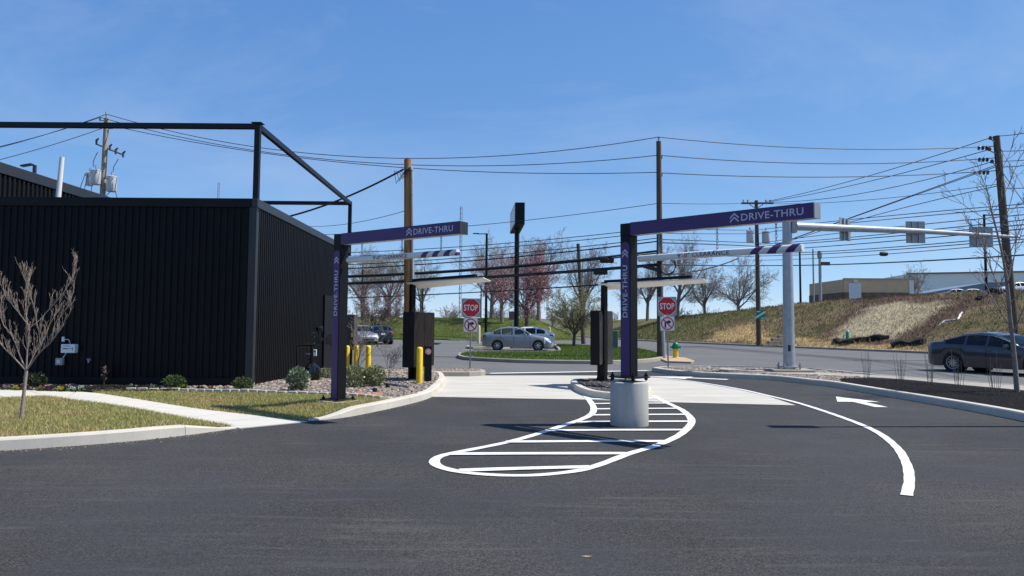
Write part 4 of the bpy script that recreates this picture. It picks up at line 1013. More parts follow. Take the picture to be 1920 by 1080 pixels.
# ================================================================== SIGNAL MAST
mp = G(1480, 693.5, .2)
t = thing('signal_mast', 'tall galvanised traffic mast with long arm at the road edge', 'traffic mast', (mp.x, mp.y, .12))
mY = mp.y; zt = Z_at(1479, 410, mY) - .12
MB().box((0, 0, .03), (1.35, .9, .16)).build('footing', CON_OLD, t, bevel=.03)
MB().tube([(0, 0, .2), (0, 0, zt)], [.185, .145], 20).build('mast', GALV, t, smooth=True)
MB().box((0, 0, .185), (.62, .62, .03)).build('base_plate', GALV_DULL, t)
for a in (-.25, .25):
    for c_ in (-.25, .25): bb = MB(); bb.cyl((a, c_, .11), (a, c_, .32), .025, n=6); bb.cyl((a, c_, .2), (a, c_, .25), .045, n=6); bb.build('anchor_bolt', GALV_DULL, t)
MB().box((-.05, -.172, .78), (.09, .02, .2)).build('hand_hole', SIGN_K, t, bevel=.01)
a0 = D(1490, 424.5, mY) - t.location; a1 = D(1912, 444.5, mY + 4.6) - t.location
MB().box((.2, .02, a0.z), (.16, .3, .42)).build('arm_flange', GALV_DULL, t)
MB().tube([a0, a0.lerp(a1, .5) + Vector((0, 0, .04)), a1], [.135, .095, .05], 16).build('mast_arm', GALV, t, smooth=True)
def arm_pt(px):
    for k in np.linspace(0, 1, 400):
        p = a0.lerp(a1, k)
        if PX(p + t.location)[0] >= px: return p + t.location
for lb, x, yt, yb, w, rz in (('narrow sign seen from behind, nearest the mast on the arm', 1588, 408, 450, .72, R(38)), ('grey sign back in the middle of the signal arm', 1721, 414, 455, .70, R(2)), ('grey sign back near the tip of the signal arm', 1844, 424, 463, .85, R(-5))):
    q = arm_pt(x); h = (Z_at(x, yt, q.y) - Z_at(x, yb, q.y)); zc = (Z_at(x, yt, q.y) + Z_at(x, yb, q.y)) / 2
    s_ = thing('road_sign', lb, 'road sign', (q.x, q.y + .16, zc), rz, 'sign backs on the signal arm')
    MB().box((0, 0, 0), (w, .012, h)).build('panel', GALV_DULL, s_)
    for dx in (-.12, .12): MB().box((dx * w / .7, -.03, 0), (.04, .04, h * .98)).build('stiffener', GALV, s_)
    MB().box((0, -.05, .0), (w * .5, .03, .06)).build('clamp', GALV, s_)

# ================================================================== UTILITY POLES
def upole(label, base_px, top_px, Y, r0_, r1_, mat, z0=0.0, group='wooden utility poles'):
    b_ = D(base_px[0], base_px[1], Y); tp = D(top_px[0], top_px[1], Y)
    t = thing('utility_pole', label, 'utility pole', (b_.x, b_.y, z0), 0, group)
    d = Vector((tp.x - b_.x, 0, tp.z - z0)); n = 10
    MB().tube([d * (k / n) for k in range(n + 1)], [r0_ + (r1_ - r0_) * k / n for k in range(n + 1)], 14).build('pole', mat, t, smooth=True)
    def on(py): return D(top_px[0] + (base_px[0] - top_px[0]) * (py - top_px[1]) / (base_px[1] - top_px[1]), py, Y)
    return t, on
def add(t, mb, name, mat, smooth=False): return mb.build(name, mat, t, loc=-Vector(t.location), smooth=smooth)
def transformer(t, p, h, r):
    """hangs on the pole; p is the top centre of the can"""
    k = MB().lathe([(0, -h), (r * .93, -h), (r, -h + .03), (r, -.08), (r * 1.06, -.08), (r * 1.06, -.045), (r * .9, -.02), (0, 0)], 20).build('transformer', GREY_T, t, loc=Vector(p) - Vector(t.location), smooth=True)
    MB().tube([(0, 0, 0), (0, 0, .10), (0, 0, .12), (0, 0, .16), (0, 0, .18), (0, 0, .23)], [.05, .045, .075, .075, .04, .06], 10).build('bushing', PORC, k, smooth=True)
    for a in (-.6, .6): MB().cyl((r * math.cos(a - 1.57), r * math.sin(a - 1.57), -.2), (1.2 * r * math.cos(a - 1.57), 1.2 * r * math.sin(a - 1.57), -.2), .03, n=8).build('terminal', PORC_D, k)
    return k
# pole A, behind the black building
YA = 42.0
tA, onA = upole('weathered pole with three transformers behind the black building', (178, 640), (200, 222), YA, .19, .14, WOOD_G)
ca, cb = D(180, 270, YA), D(232, 291, YA)
add(tA, MB().tube([ca, cb], .06, 4), 'crossarm', WOOD_G)
for x, y in ((181, 266), (206, 277), (217, 284), (231, 290)): q = D(x, y - 3, YA - .1); add(tA, MB().tube([q + Vector((0, 0, -.25)), q, q + Vector((.12, 0, .12))], [.05, .07, .04], 8), 'cutout', PORC_D)
q = onA(219); add(tA, MB().tube([q + Vector((-.03, 0, -.1)), q + Vector((-.03, 0, .28))], [.03, .06], 8), 'insulator', PORC)
for x, y in ((187.5, 222), (211, 237)): q = D(x, y, YA); add(tA, MB().tube([q + Vector((0, 0, -.15)), q + Vector((0, 0, .05))], [.03, .08], 8), 'insulator', PORC); add(tA, MB().tube([q + Vector((0, 0, -.12)), Vector((onA(y).x, onA(y).y, q.z - .14))], .03, 5), 'bracket', GALV)
transformer(tA, D(169, 323, YA + .3), .78, .21); transformer(tA, D(180, 318, YA - .35), .86, .27); transformer(tA, D(210, 330, YA - .2), .90, .27)
for a_, b_ in (((160, 325), (150, 370)), ((165, 326), (161, 372)), ((182, 322), (170, 372)), ((219, 334), (220, 372)), ((209, 357), (198, 370)), ((183, 285), (175, 313)), ((222, 298), (212, 322))):
    p0, p1 = D(*a_, YA - .4), D(*b_, YA - .4); m_ = (p0 + p1) / 2 + Vector((-.12, 0, -.1)); add(tA, MB().tube([p0, m_, p1], .018, 4), 'lead', CABLE)
# pole B, new brown pole by the menu board
YB = 26.6
tB, onB = upole('fresh brown wooden pole with grey conduit behind the left gate', (766, 690), (764.5, 299), YB, .165, .135, WOOD_N, .05)
p0, p1 = D(775, 690, YB - .12), D(772.5, 322, YB - .12); add(tB, MB().tube([p0, p1, p1 + Vector((-.02, 0, .08))], .058, 10), 'conduit', GALV, True)
q = p1 + Vector((-.03, 0, .12)); add(tB, MB().tube([q + Vector((.04, 0, -.1)), q, q + Vector((-.08, -.05, .03)), q + Vector((-.13, -.06, -.06))], [.06, .07, .06, .05], 8), 'weather_head', GALV_DULL, True)
for k in range(4):
    a_ = D(752 - k * 4, 320, YB - .2); b_ = D(770 - k * 3, 312 + k * 2, YB - .25); add(tB, MB().tube([b_, (a_ + b_) / 2 + Vector((-.05 * k, 0, -.30 - .06 * k)), a_], .016, 5), 'drip_loop', CABLE, True)
# pole C
YC = 34.7
tC, onC = upole('slim tall pole behind the right stop sign, thick with cables lower down', (1238.5, 672), (1235, 265), YC, .165, .115, WOOD_O, .05)
for y in (257, 291, 324):
    q = onC(y + 6); dx = .0 if y == 257 else .14
    add(tC, MB().tube([q + Vector((dx * .3, 0, -.05)), q + Vector((dx, 0, .0)), q + Vector((dx, 0, .12))], [.03, .03, .06], 8), 'insulator', PORC)
p0, p1 = D(1245, 672, YC - .15), D(1241, 575, YC - .15); add(tC, MB().tube([p0, p1], .09, 10), 'riser_guard', GALV, True)
p0, p1 = D(1238, 575, YC - .16), D(1238.5, 440, YC - .16); add(tC, MB().tube([p0, p1], .055, 8), 'cable_riser', CABLE)
for k, (x, y, r_) in enumerate(((1250, 497, .42), (1252, 500, .36), (1226, 488, .25))):
    c_ = D(x, y, YC - .25); add(tC, MB().tube([c_ + Vector((r_ * math.cos(a), .03 * k, r_ * math.sin(a))) for a in np.linspace(0, 6.283, 22)], .026, 5, cap=False), 'cable_coil', CABLE, True)
q = D(1222, 503, YC - .2); add(tC, MB().box(q, (.75, .16, .17), Matrix.Rotation(R(16), 3, 'Y')), 'splice_case', CABLE)
# pole D at the right, leaning
YD = 36.0
tD, onD = upole('leaning dark pole at the right edge behind the blue sedan', (1906, 672), (1868, 255), YD, .215, .15, WOOD_O, .1)
for y, x in ((262, 1857), (283, 1855), (306, 1860)):
    q = D(x, y - 3, YD - .1); add(tD, MB().tube([onD(y + 6), q + Vector((.08, 0, -.1)), q], [.03, .03, .03], 5), 'bracket', GALV); add(tD, MB().tube([q + Vector((0, 0, -.08)), q, q + Vector((0, 0, .1))], [.06, .1, .05], 8), 'insulator', PORC_D)
# pole E far
YE = 58.0
tE, onE = upole('distant pole with crossarm and two transformers across the road', (1423, 649), (1418, 376), YE, .20, .14, WOOD_O, .1)
add(tE, MB().tube([D(1390, 381, YE - .2), D(1450, 381, YE - .2)], .09, 4), 'crossarm', WOOD_O)
for a_ in (1404, 1432): add(tE, MB().tube([D(a_, 382, YE - .25), D(1418, 392, YE - .25)], .04, 4), 'brace', GALV_DULL)
for x in (1394, 1402, 1436, 1444): q = D(x, 379, YE - .2); add(tE, MB().tube([q, q + Vector((0, 0, .18))], [.05, .08], 6), 'insulator', PORC)
transformer(tE, D(1406, 432, YE - .2), .95, .28); transformer(tE, D(1436, 433, YE - .2), .95, .30)
sg = D(1426, 590, YE - .35)
t = thing('green_sign', 'small green sign with a white diagonal band on the distant pole', 'road sign', sg)
MB().box((0, 0, 0), (.72, .03, .72)).build('panel', SIGN_G, t); MB().box((0, -.018, 0), (.9, .006, .13), Matrix.Rotation(R(-32), 3, 'Y')).build('band', SIGN_W, t)
MB().box((-.15, -.018, .25), (.26, .006, .06)).build('print_line', SIGN_W, t); MB().box((.18, -.018, -.27), (.26, .006, .06)).build('print_line', SIGN_W, t)

# ================================================================== OVERHEAD WIRES
def wire(label, P0, P1, r=.016, through=None, sag=None, group=None, name='overhead_wire', n=26):
    r *= 1.18
    P0, P1 = Vector(P0), Vector(P1)
    def pt(t_, s_): p = P0.lerp(P1, t_); p.z -= 4 * s_ * t_ * (1 - t_); return p
    if through:
        lo, hi = -2.0, 8.0
        for _ in range(40):
            mid = (lo + hi) / 2; best = min((pt(k / 200, mid) for k in range(201)), key=lambda p: abs(PX(p)[0] - through[0]))
            if PX(best)[1] < through[1]: lo = mid
            else: hi = mid
        sag = lo
    b = MB().tube([pt(k / n, sag or 0) for k in range(n + 1)], r, 5); o = b.build(name, CABLE, loc=None); return tag(o, label, 'wire', group)
LFT = lambda x, y: D(x, y, 42.0)
g1 = 'primary lines from the weathered pole to the slim tall pole'
for lab, pa, th, yc in (('topmost line from the weathered transformer pole to the slim tall pole', (200, 214), (765, 297), 257), ('middle line from the weathered transformer pole to the slim tall pole', (188, 220), (765, 309), 291), ('lowest line from the weathered transformer pole to the slim tall pole', (211, 236), (765, 315), 323)):
    wire(lab, D(*pa, YA), onC(yc), .016, th, group=g1)
for lab, pa, pb in (('highest line running left off the weathered transformer pole', (200, 214), (-260, 330)), ('middle line running left off the weathered transformer pole', (188, 220), (-260, 322)), ('lowest line running left off the weathered transformer pole', (199, 238), (-260, 352))):
    wire(lab, D(*pa, YA), D(*pb, YA - 6), .016, None, .35, group='lines running left behind the roof frame')
for lab, y0, th, p1 in (('highest nearly level line between slim pole and leaning pole', 257, (1560, 279), (1866, 274)), ('middle nearly level line between slim pole and leaning pole', 291, (1560, 307), (1867, 296)), ('lowest nearly level line between slim pole and leaning pole', 324, (1560, 332), (1868, 320))):
    wire(lab, onC(y0), D(*p1, YD), .017, th, group='lines from slim pole to leaning pole')
    q = D(p1[0] - 30, p1[1] + 3.5, YD - .05)
    i_ = thing('strain_insulator', 'string of three insulator discs on the ' + lab.split(' nearly')[0] + ' line by the leaning pole', 'insulator', q, 0, 'strain insulators by the leaning pole')
    for k in range(3): MB().lathe([(.02, -.06), (.11, -.03), (.11, .0), (.03, .05)], 10, (k * .19, 0, 0), 'X').build('disc', PORC_D, i_, smooth=True)
for lab, p0, th, p1 in (('steepest line climbing from the distant crossarm to the leaning pole top', (1437, 378), (1560, 349), (1858, 258)), ('second line climbing from the distant crossarm to the leaning pole', (1444, 378), (1560, 356), (1856, 280)), ('third line climbing from the distant crossarm to the leaning pole', (1449, 379), (1560, 371), (1861, 303)),
                        ('paired wire climbing from behind the signal arm to the leaning pole', (1424, 470), (1590, 410), (1869, 309)), ('second paired wire climbing from behind the signal arm to the leaning pole', (1424, 471), (1590, 411), (1869, 312)),
                        ('lower wire climbing past the signal arm to the leaning pole', (1424, 472), (1650, 401), (1873, 348))):
    wire(lab, D(*p0, YE - .2), D(*p1, YD), .018, th, group='lines climbing to the leaning pole')
wire('thin level wire from the distant crossarm to the leaning pole', D(1450, 382, YE - .2), D(1873, 345, YD), .014, (1660, 372))
wire('thin wire crossing from the slim pole to the distant crossarm', onC(381), D(1392, 381, YE - .2), .013, (1320, 382.5))
wire('thin wire from the end of the left gate up to the slim pole', D(600, 440, YA), onC(381), .013, (960, 416))
for k, (y0, y1) in enumerate(((242, 216), (283, 262), (302, 278), (313, 285), (352, 338))):
    wire(('highest', 'second', 'third', 'fourth', 'lowest')[k] + ' line leaving the leaning pole to the right', D(1872, y0 + 13 if k == 0 else y0, YD), D(2080, y1 - 14, 24), .015, None, .2, group='lines leaving the leaning pole')
wire('upper guy wire slanting right from the leaning pole', D(1873, 274, YD), D(1990, 470, 32), .014, None, 0, group='guy wires of the leaning pole'); wire('lower guy wire slanting right from the leaning pole', D(1879, 322, YD), D(1990, 480, 31), .014, None, 0, group='guy wires of the leaning pole')
# cable bundles across the middle, from behind the building to the slim pole
BL = [((191, 470), (860, 463), 427, .016, 'highest thin cable of the middle bundle'), ((191, 476), (860, 470), 434, .016, 'second thin cable of the middle bundle'), ((191, 498), (860, 484), 446, .018, 'third thin cable of the middle bundle'), ((191, 505), (860, 491), 452, .026, 'fourth cable of the middle bundle, a little thicker'),
      ((191, 512), (860, 507), 470, .045, 'thick black cable with the upper splice case'), ((191, 517), (860, 509.5), 474, .028, 'cable right under the thick upper cable'), ((191, 535), (917, 520), 497, .045, 'thick black cable carrying the lower splice case'), ((191, 533), (917, 517.5), 494, .026, 'cable riding on the thick lower cable'),
      ((191, 560), (800, 553), 524, .018, 'sagging cable below the thick cables'), ((191, 569), (720, 556), 527, .022, 'lowest drooping cable of the middle bundle')]
for pa, th, yc, r_, lb in BL: wire(lb + ' left of the slim pole', D(*pa, YA), onC(yc), r_, th, group='cable bundle left of the slim pole')
for lb, x, y, w in (('upper black splice case hanging on the cables left of the right gate', 1138, 488, .66), ('lower black splice case hanging on the cables left of the right gate', 1126, 510, .66)):
    q = D(x, y, YC + .6); t = thing('splice_case', lb, 'splice case', q, 0, 'cable splice cases'); MB().lathe([(0, -w/2), (.10, -w/2), (.135, -w/2 + .04), (.135, w/2 - .04), (.10, w/2), (0, w/2)], 12, (0, 0, 0), 'X').build('case_body', CABLE, t, smooth=True)
    for k in (-.2, 0, .2): MB().lathe([(.136, -.02), (.15, -.02), (.15, .02), (.136, .02)], 12, (k, 0, 0), 'X').build('rib', CABLE, t)
# to the right of the slim pole
BR = [(427, (1350, 431), D(1424, 431, YE), .016, 'highest cable'), (437, (1350, 438.5), D(1424, 437.5, YE), .016, 'second cable'), (449, (1330, 452), D(1424, 456, YE), .020, 'third cable'), (455, (1330, 458), D(1424, 462, YE), .026, 'fourth cable, thicker'), (474, (1300, 478), D(1424, 480, YE), .018, 'fifth cable'), (496, (1350, 498), D(1424, 498, YE), .030, 'sixth cable, thick and level')]
for y0, th, p1, r_, lb in BR: wire(lb + ' between the slim pole and the distant pole', onC(y0), p1, r_, th, group='cables from slim pole to distant pole')
wire('thick cable drooping from the slim pole down past the right canopy', onC(516), D(1384, 484.5, 50), .035, (1264, 514))
for k, (y0, th, y1, r_) in enumerate(((431, (1600, 411), 383, .018), (437.5, (1600, 417.5), 389, .018), (456, (1640, 430), 402, .018), (458, (1640, 441), 409, .02), (462, (1640, 446), 420, .022), (470, (1640, 455), 427, .022), (476, (1640, 466), 440, .02), (480, (1640, 470.5), 447, .02), (498, (1650, 493), 480, .030), (488, (1640, 478), 452, .016))):
    wire(('highest', 'second', 'third', 'fourth', 'fifth', 'sixth', 'seventh', 'eighth', 'lowest and thickest', 'ninth')[k] + ' cable from the distant pole past the sign backs', D(1424, y0, YE), D(2040, y1 - 10, YD - 8), r_, th, group='cables behind the signal arm')
q = D(1657, 476, 46); t = thing('splice_case', 'small dark cable case hanging on the wires above the tan building', 'splice case', q, 0, 'cable splice cases'); MB().lathe([(0, -.24), (.12, -.22), (.15, -.1), (.15, .1), (.12, .22), (0, .24)], 10, (0, 0, 0), 'X').build('case_body', CABLE, t, smooth=True)
# service drop
wire('thick service cable from the brown pole down to the black roof', D(757, 317, YB - .2), D(515, 412, 29.5), .032, (655, 367))
wire('thin wire from the black roof frame to the brown pole', D(560, 423, 40), D(757, 396, YB), .010, (690, 413))

# ================================================================== PYLON SIGN, LAMPS, TOWER
YS = 60.0
ps = D(968, 640, YS)
t = thing('pylon_sign', 'tall dark pylon sign with a box head seen end on', 'pylon sign', (ps.x, ps.y, 0))
MB().tube([(0, 0, 0), (0, 0, Z_at(968, 430, YS))], .195, 16).build('pole', BLK, t, smooth=True)
zb_, ztp = Z_at(975, 420, YS - 3), Z_at(975, 379.5, YS - 3); xc = D(975, 400, YS - 3).x - ps.x
n0 = D(966, 400, YS - 3).x - ps.x; n1 = D(984, 400, YS - 3).x - ps.x
f0 = D(956.5, 400, YS + 3.2).x - ps.x; f1 = D(974.5, 400, YS + 3.2).x - ps.x
MB().add([(n0, -3, zb_), (n1, -3, zb_), (f1, 3.2, zb_), (f0, 3.2, zb_), (n0, -3, ztp), (n1, -3, ztp), (f1, 3.2, ztp), (f0, 3.2, ztp)], [(3,2,1,0),(4,5,6,7),(0,1,5,4),(1,2,6,5),(2,3,7,6),(3,0,4,7)]).build('sign_box', BLK, t)
d_ = Vector((f0 - n0, 6.2, 0)).normalized(); nn = Vector((-d_.y, d_.x, 0)) * .015
q = [Vector((n0, -3, 0)) + d_ * .14 + nn, Vector((f0, 3.2, 0)) - d_ * .14 + nn]
MB().add([(q[0].x, q[0].y, zb_ + .12), (q[1].x, q[1].y, zb_ + .12), (q[1].x, q[1].y, ztp - .12), (q[0].x, q[0].y, ztp - .12)], [(0, 3, 2, 1)]).build('sign_face', M('pale_sign_face', (.62, .56, .60), .4), t)
def lamp(label, px, Y, ytop, zbase, r=.1, arm=-.75, mat=BLK, group='tall dark lamp posts'):
    b_ = D(px, 620, Y); t = thing('lamp_post', label, 'lamp post', (b_.x, b_.y, zbase), 0, group); h = Z_at(px, ytop, Y) - zbase
    MB().tube([(0, 0, 0), (0, 0, h)], [r, r * .8], 10).build('pole', mat, t, smooth=True)
    MB().box((arm / 2, 0, h - .06), (abs(arm), .09, .09)).build('arm', mat, t)
    MB().box((arm * 1.15, 0, h - .03), (.62, .34, .1)).build('lamp_head', mat, t, bevel=.03); MB().box((arm * 1.15, 0, h - .084), (.5, .26, .012)).build('lens', LENS, t)
lamp('black lamp post standing left of the red budding trees', 911, 78, 437.5, .3, .15, -1.0)
hp_ = H(1851, 546); lamp('dark lamp post on the hill behind the leaning pole', 1852, 60, 402, 4.3, .11, .8)
lamp('thin dark lamp post on the hill above the signal mast', 1502, 74, 463, 3.6, .11, -.4)
t0 = G(2010, 800); lt = thing('lamp_post', 'lot lamp post right of the view whose shadow crosses the lane', 'lamp post', (9.98, 12.2, .14), 0)
MB().tube([(0, 0, 0), (0, 0, 7.2)], [.07, .055], 12).build('pole', BLK, lt, smooth=True); MB().box((-.35, 0, 7.22), (.75, .3, .09)).build('lamp_head', BLK, lt, bevel=.02)
def lattice(label, px, Y, ytop, w, mat, group='far radio masts'):
    b_ = D(px, 606, Y); t = thing('radio_mast', label, 'radio mast', (b_.x, b_.y, 0), 0, group); h = Z_at(px, ytop, Y); b = MB(); r_ = w * .10
    for a in range(3):
        x, y = w * .58 * math.cos(2.1 * a + .3), w * .58 * math.sin(2.1 * a + .3)
        MB().tube([(x, y, 0), (x, y, h)], r_, 4).build('leg', mat, t)
    n = int(h / (w * 2.0))
    for k in range(n):
        for a in range(3):
            p = (w * .58 * math.cos(2.1 * a + .3), w * .58 * math.sin(2.1 * a + .3), k * h / n); q = (w * .58 * math.cos(2.1 * (a + 1) + .3), w * .58 * math.sin(2.1 * (a + 1) + .3), (k + 1) * h / n); b.tube([p, q], r_ * .7, 3, cap=False)
    o = b.build('bracing', mat, t); o['kind'] = 'stuff'
lattice('thin lattice radio mast rising behind the left clearance bar', 862, 260, 387, .8, GALV_DULL)
lattice('short reddish radio mast tip above the black roof', 401.5, 300, 342, .7, M('mast_red', (.30, .10, .10), .6))
lattice('reddish radio mast behind the red budding trees', 1026.5, 280, 520, .8, M('mast_red_b', (.30, .10, .10), .6))
for lb, px, Y, yt, r_ in (('thin grey pole left of the lamp post beside the stop sign', 901.5, 95, 532, .1), ('slim dark pole beyond the left canopy', 792, 95, 540, .13), ('dark pole between the left gate and the brown pole', 678, 70, 505, .12)):
    b_ = D(px, 606, Y); t = thing('plain_pole', lb, 'pole', (b_.x, b_.y, 0), 0, 'plain far poles'); MB().tube([(0, 0, 0), (0, 0, Z_at(px, yt, Y))], [r_, r_ * .7], 8).build('shaft', BLK_TRIM, t)
tG, onG = upole('bare wooden pole standing in the crown behind the budding green tree', (1094, 640), (1084, 457), 62, .19, .14, WOOD_O, 0)

# ================================================================== HYDRANT AND SMALL ROADSIDE THINGS
hy = G(1267, 670.5, .08)
t = thing('fire_hydrant', 'yellow fire hydrant with green top beside the slim pole', 'hydrant', (hy.x, hy.y, .04))
HYY = M('hydrant_yellow', (.70, .50, .02), .4); HYG = M('hydrant_green', (.015, .20, .11), .4)
MB().lathe([(0, 0), (.17, 0), (.17, .05), (.125, .06), (.12, .40), (.15, .41), (.15, .45), (0, .45)], 20).build('barrel', HYY, t, smooth=True)
MB().lathe([(.15, .451), (.165, .46), (.165, .50), (.14, .51), (.15, .62), (.13, .70), (.07, .76), (.04, .77), (.035, .83), (0, .83)], 20).build('bonnet', HYG, t, smooth=True)
for a in (0, math.pi): MB().tube([(.12 * math.cos(a), 0, .55), (.24 * math.cos(a), 0, .55)], [.055, .07], 10).build('outlet', HYG, t, smooth=True)
MB().tube([(0, -.1, .53), (0, -.24, .53)], [.07, .085], 10).build('outlet', HYG, t, smooth=True)
# tan ramp beside the hydrant
rp = [Vector((g.x, g.y)) for g in (G(a, b, .05) for a, b in [(1236, 672), (1250, 668), (1285, 671.5), (1302, 677), (1296, 679.5), (1250, 678)])]
o = MB().slab([(p.x, p.y) for p in rp], -.02, .075).build('corner_ramp', M('tan_ramp', (.40, .29, .19), .85, var=.12, scale=3)); o['kind'] = 'structure'
gm = H(1589, 644); t = thing('marker_post', 'short green marker post with white cap at the foot of the slope', 'marker post', (gm.x, gm.y, gm.z - .05))
MB().tube([(0, 0, 0), (0, 0, .88)], .11, 12).build('post', M('marker_green', (.02, .30, .19), .5), t, smooth=True); MB().tube([(0, 0, .881), (0, 0, 1.0)], [.115, .09], 12).build('cap', WHITE_P, t, smooth=True)
SOCK = M('black_fabric', (.010, .009, .009), .9, var=.3, scale=8)
def sock(label, px, r, mat, lift=.05, grp='black erosion socks'):
    P = [H(a, b) for a, b in px]; P = [Vector((p.x, p.y, terrain(p.x, p.y)[0] + lift)) for p in P]; Q = catmull(P, .25)
    Q = [q + Vector((0, 0, .06 * math.sin(i * 1.1))) for i, q in enumerate(Q)]
    o = MB().tube(Q, [r * (.75 + .35 * math.sin(i * .8) ** 2) for i in range(len(Q))], 8).build('erosion_sock', mat, smooth=True); return tag(o, label, 'erosion barrier', grp)
sock('long wavy black fabric sock below the straw patch', [(1566, 641), (1580, 646), (1597, 645), (1612, 641), (1640, 638), (1668, 634.5)], .26, SOCK)
sock('short black fabric sock lying right of the long one', [(1672, 652), (1690, 648.5), (1715, 645.5), (1735, 646)], .30, SOCK)
sock('black fabric sock looping over the top of the slope', [(1838, 562), (1843, 556), (1848, 551), (1858, 549), (1880, 550)], .28, SOCK)
sock('black fabric strip along the crest near the signal mast', [(1495, 568), (1520, 567.5), (1545, 567)], .18, SOCK)
sock('crumpled white plastic strip lying on the slope', [(1760, 615), (1772, 608), (1783, 606), (1795, 600), (1804, 590)], .07, WHITE_P, .08, None)
# block wall steps
bwp = H(1452, 648); t = thing('block_wall', 'low stepped wall of tan blocks behind the signal mast', 'block wall', (bwp.x, bwp.y - .3, bwp.z - .1), R(12))
BLKM = M('tan_block', (.27, .225, .165), .9, var=.2, scale=4)
for r_ in range(4):
    for k in range(r_ * 1, 6): MB().box((-.95 + k * .46 + (.12 if r_ % 2 else 0), .06 * r_, .12 + r_ * .22), (.445, .35, .212)).build('block', BLKM, t, bevel=.015)

# ================================================================== BUILDINGS ON THE HILL
TAN = M('tan_stucco', (.62, .43, .27), .85, var=.06, scale=1.2); STN = M('brown_stone_base', (.17, .11, .085), .9, var=.4, scale=2.5)
YT = 78.0
def hx(x, y, Y): return D(x, y, Y)
a0_ = hx(1582, 560, YT); a1_ = hx(1703, 545, YT); a2_ = hx(1520, 565, YT + 9); zr = Z_at(1582, 524, YT); zg = Z_at(1582, 562, YT) - .6
t = thing('tan_building', 'small flat roofed tan building with stone base on the hill', 'building', (a0_.x, a0_.y, zg)); O = Vector(t.location)
def wl(p0, p1, z0, z1, mat, name, th=.25, off=0):
    p0, p1 = Vector((p0.x, p0.y, 0)) - Vector((O.x, O.y, 0)), Vector((p1.x, p1.y, 0)) - Vector((O.x, O.y, 0)); d = p1 - p0; n_ = Vector((d.y, -d.x, 0)).normalized() * off
    return MB().box((p0 + p1) / 2 + n_ + Vector((0, 0, (z0 + z1) / 2 - zg)), (d.length, th, z1 - z0), Matrix.Rotation(math.atan2(d.y, d.x), 3, 'Z')).build(name, mat, t)
zs = Z_at(1640, 548.5, YT)
wl(a0_, a1_, zs, zr, TAN, 'wall'); wl(a0_, a1_, zg, zs, STN, 'stone_base', .3, .04); wl(a2_, a0_, zs, zr, TAN, 'wall'); wl(a2_, a0_, zg, zs, STN, 'stone_base', .3, .04)
back = a1_ + (a2_ - a0_); wl(a1_, back, zg, zr, TAN, 'wall')
MB().slab([(p.x - O.x, p.y - O.y) for p in (a0_, a1_, back, a2_)], zr - zg - .3, zr - zg - .05).build('roof', GALV_DULL, t)
wl(a0_, a1_, zr, zr + .14, M('tan_trim', (.45, .36, .26), .7), 'coping', .4, .02)
c_ = hx(1705, 540, YT - .1); wl(a1_ + Vector((.02, 0, 0)), a1_ + Vector((.5, 0, 0)), zg, zr - .05, SIGN_W, 'downpipe', .2, .1)
dl, dr = hx(1590, 545, YT), hx(1613, 545, YT); wl(dl, dr, zg, Z_at(1600, 531, YT), M('pale_door', (.66, .67, .70), .5), 'door', .2, .12)
wl(hx(1599, 530, YT), hx(1606, 530, YT), Z_at(1600, 530, YT), Z_at(1600, 526, YT), SIGN_W, 'lamp', .2, .2)
YW = 150.0
w0, w1 = hx(1700, 540, YW), hx(2060, 540, YW - 12); t = thing('warehouse', 'long pale warehouse with red brown roof edge beyond the hill', 'building', (w0.x, w0.y, 2)); O = Vector(t.location); zg = 2
PALE = M('pale_siding', (.82, .82, .80), .7, var=.05, scale=.3)
zt_ = Z_at(1760, 515, YW); wl(w0, w1, 2, zt_, PALE, 'wall', .5); wl(w0, w1, zt_, zt_ + .28, M('rust_trim', (.22, .12, .11), .7), 'roof_edge', .9, .1)
wl(w0, w0 + Vector((4, 30, 0)), 2, zt_, PALE, 'wall', .5)
u0_, u1_ = hx(1738, 550, 112), hx(1990, 540, 108); t = thing('dark_shed', 'low blue grey shed roof in front of the pale warehouse', 'building', (u0_.x, u0_.y, 3)); O = Vector(t.location); zg = 3
zz_ = Z_at(1850, 533, 112)
pts_ = [(0, 0, Z_at(1745, 549, 112) - 3), (u1_.x - u0_.x, u1_.y - u0_.y, zz_ - 3 + .2)]
SLT = M('slate_panel', (.15, .19, .25), .5)
MB().add([(0, 0, 0), (pts_[1][0], pts_[1][1], 0), (pts_[1][0], pts_[1][1], pts_[1][2]), (pts_[1][0] * .48, pts_[1][1] * .48, pts_[1][2]), (0, 0, pts_[0][2]), (2, 14, 0), (pts_[1][0] + 2, pts_[1][1] + 14, 0), (pts_[1][0] + 2, pts_[1][1] + 14, pts_[1][2]), (pts_[1][0] * .48 + 2, pts_[1][1] * .48 + 14, pts_[1][2]), (2, 14, pts_[0][2])],
         [(0, 1, 2, 3, 4), (3, 2, 7, 8), (4, 3, 8, 9), (0, 4, 9, 5), (1, 6, 7, 2)]).build('shell', SLT, t)
for lb, x, yt, yb, Y, r_ in (('pale steel pole with a round camera by the tan building', 1538.5, 478, 566, 76, .16), ('thin pale pole beside the camera pole', 1526, 467, 566, 77, .09)):
    b_ = D(x, yb, Y); t = thing('service_pole', lb, 'pole', (b_.x, b_.y, b_.z - .4), 0, 'pale poles by the tan building'); h = Z_at(x, yt, Y) - b_.z + .4
    MB().tube([(0, 0, 0), (0, 0, h)], [r_, r_ * .85], 10).build('shaft', GALV, t, smooth=True)
    if r_ > .1: MB().lathe([(0, -.5), (.22, -.4), (.26, 0), (.18, .3), (0, .4)], 12, (0, 0, h + .1)).build('camera_dome', GALV_DULL, t, smooth=True); MB().box((.55, 0, h - .9), (.9, .3, .35)).build('side_box', CABM, t)
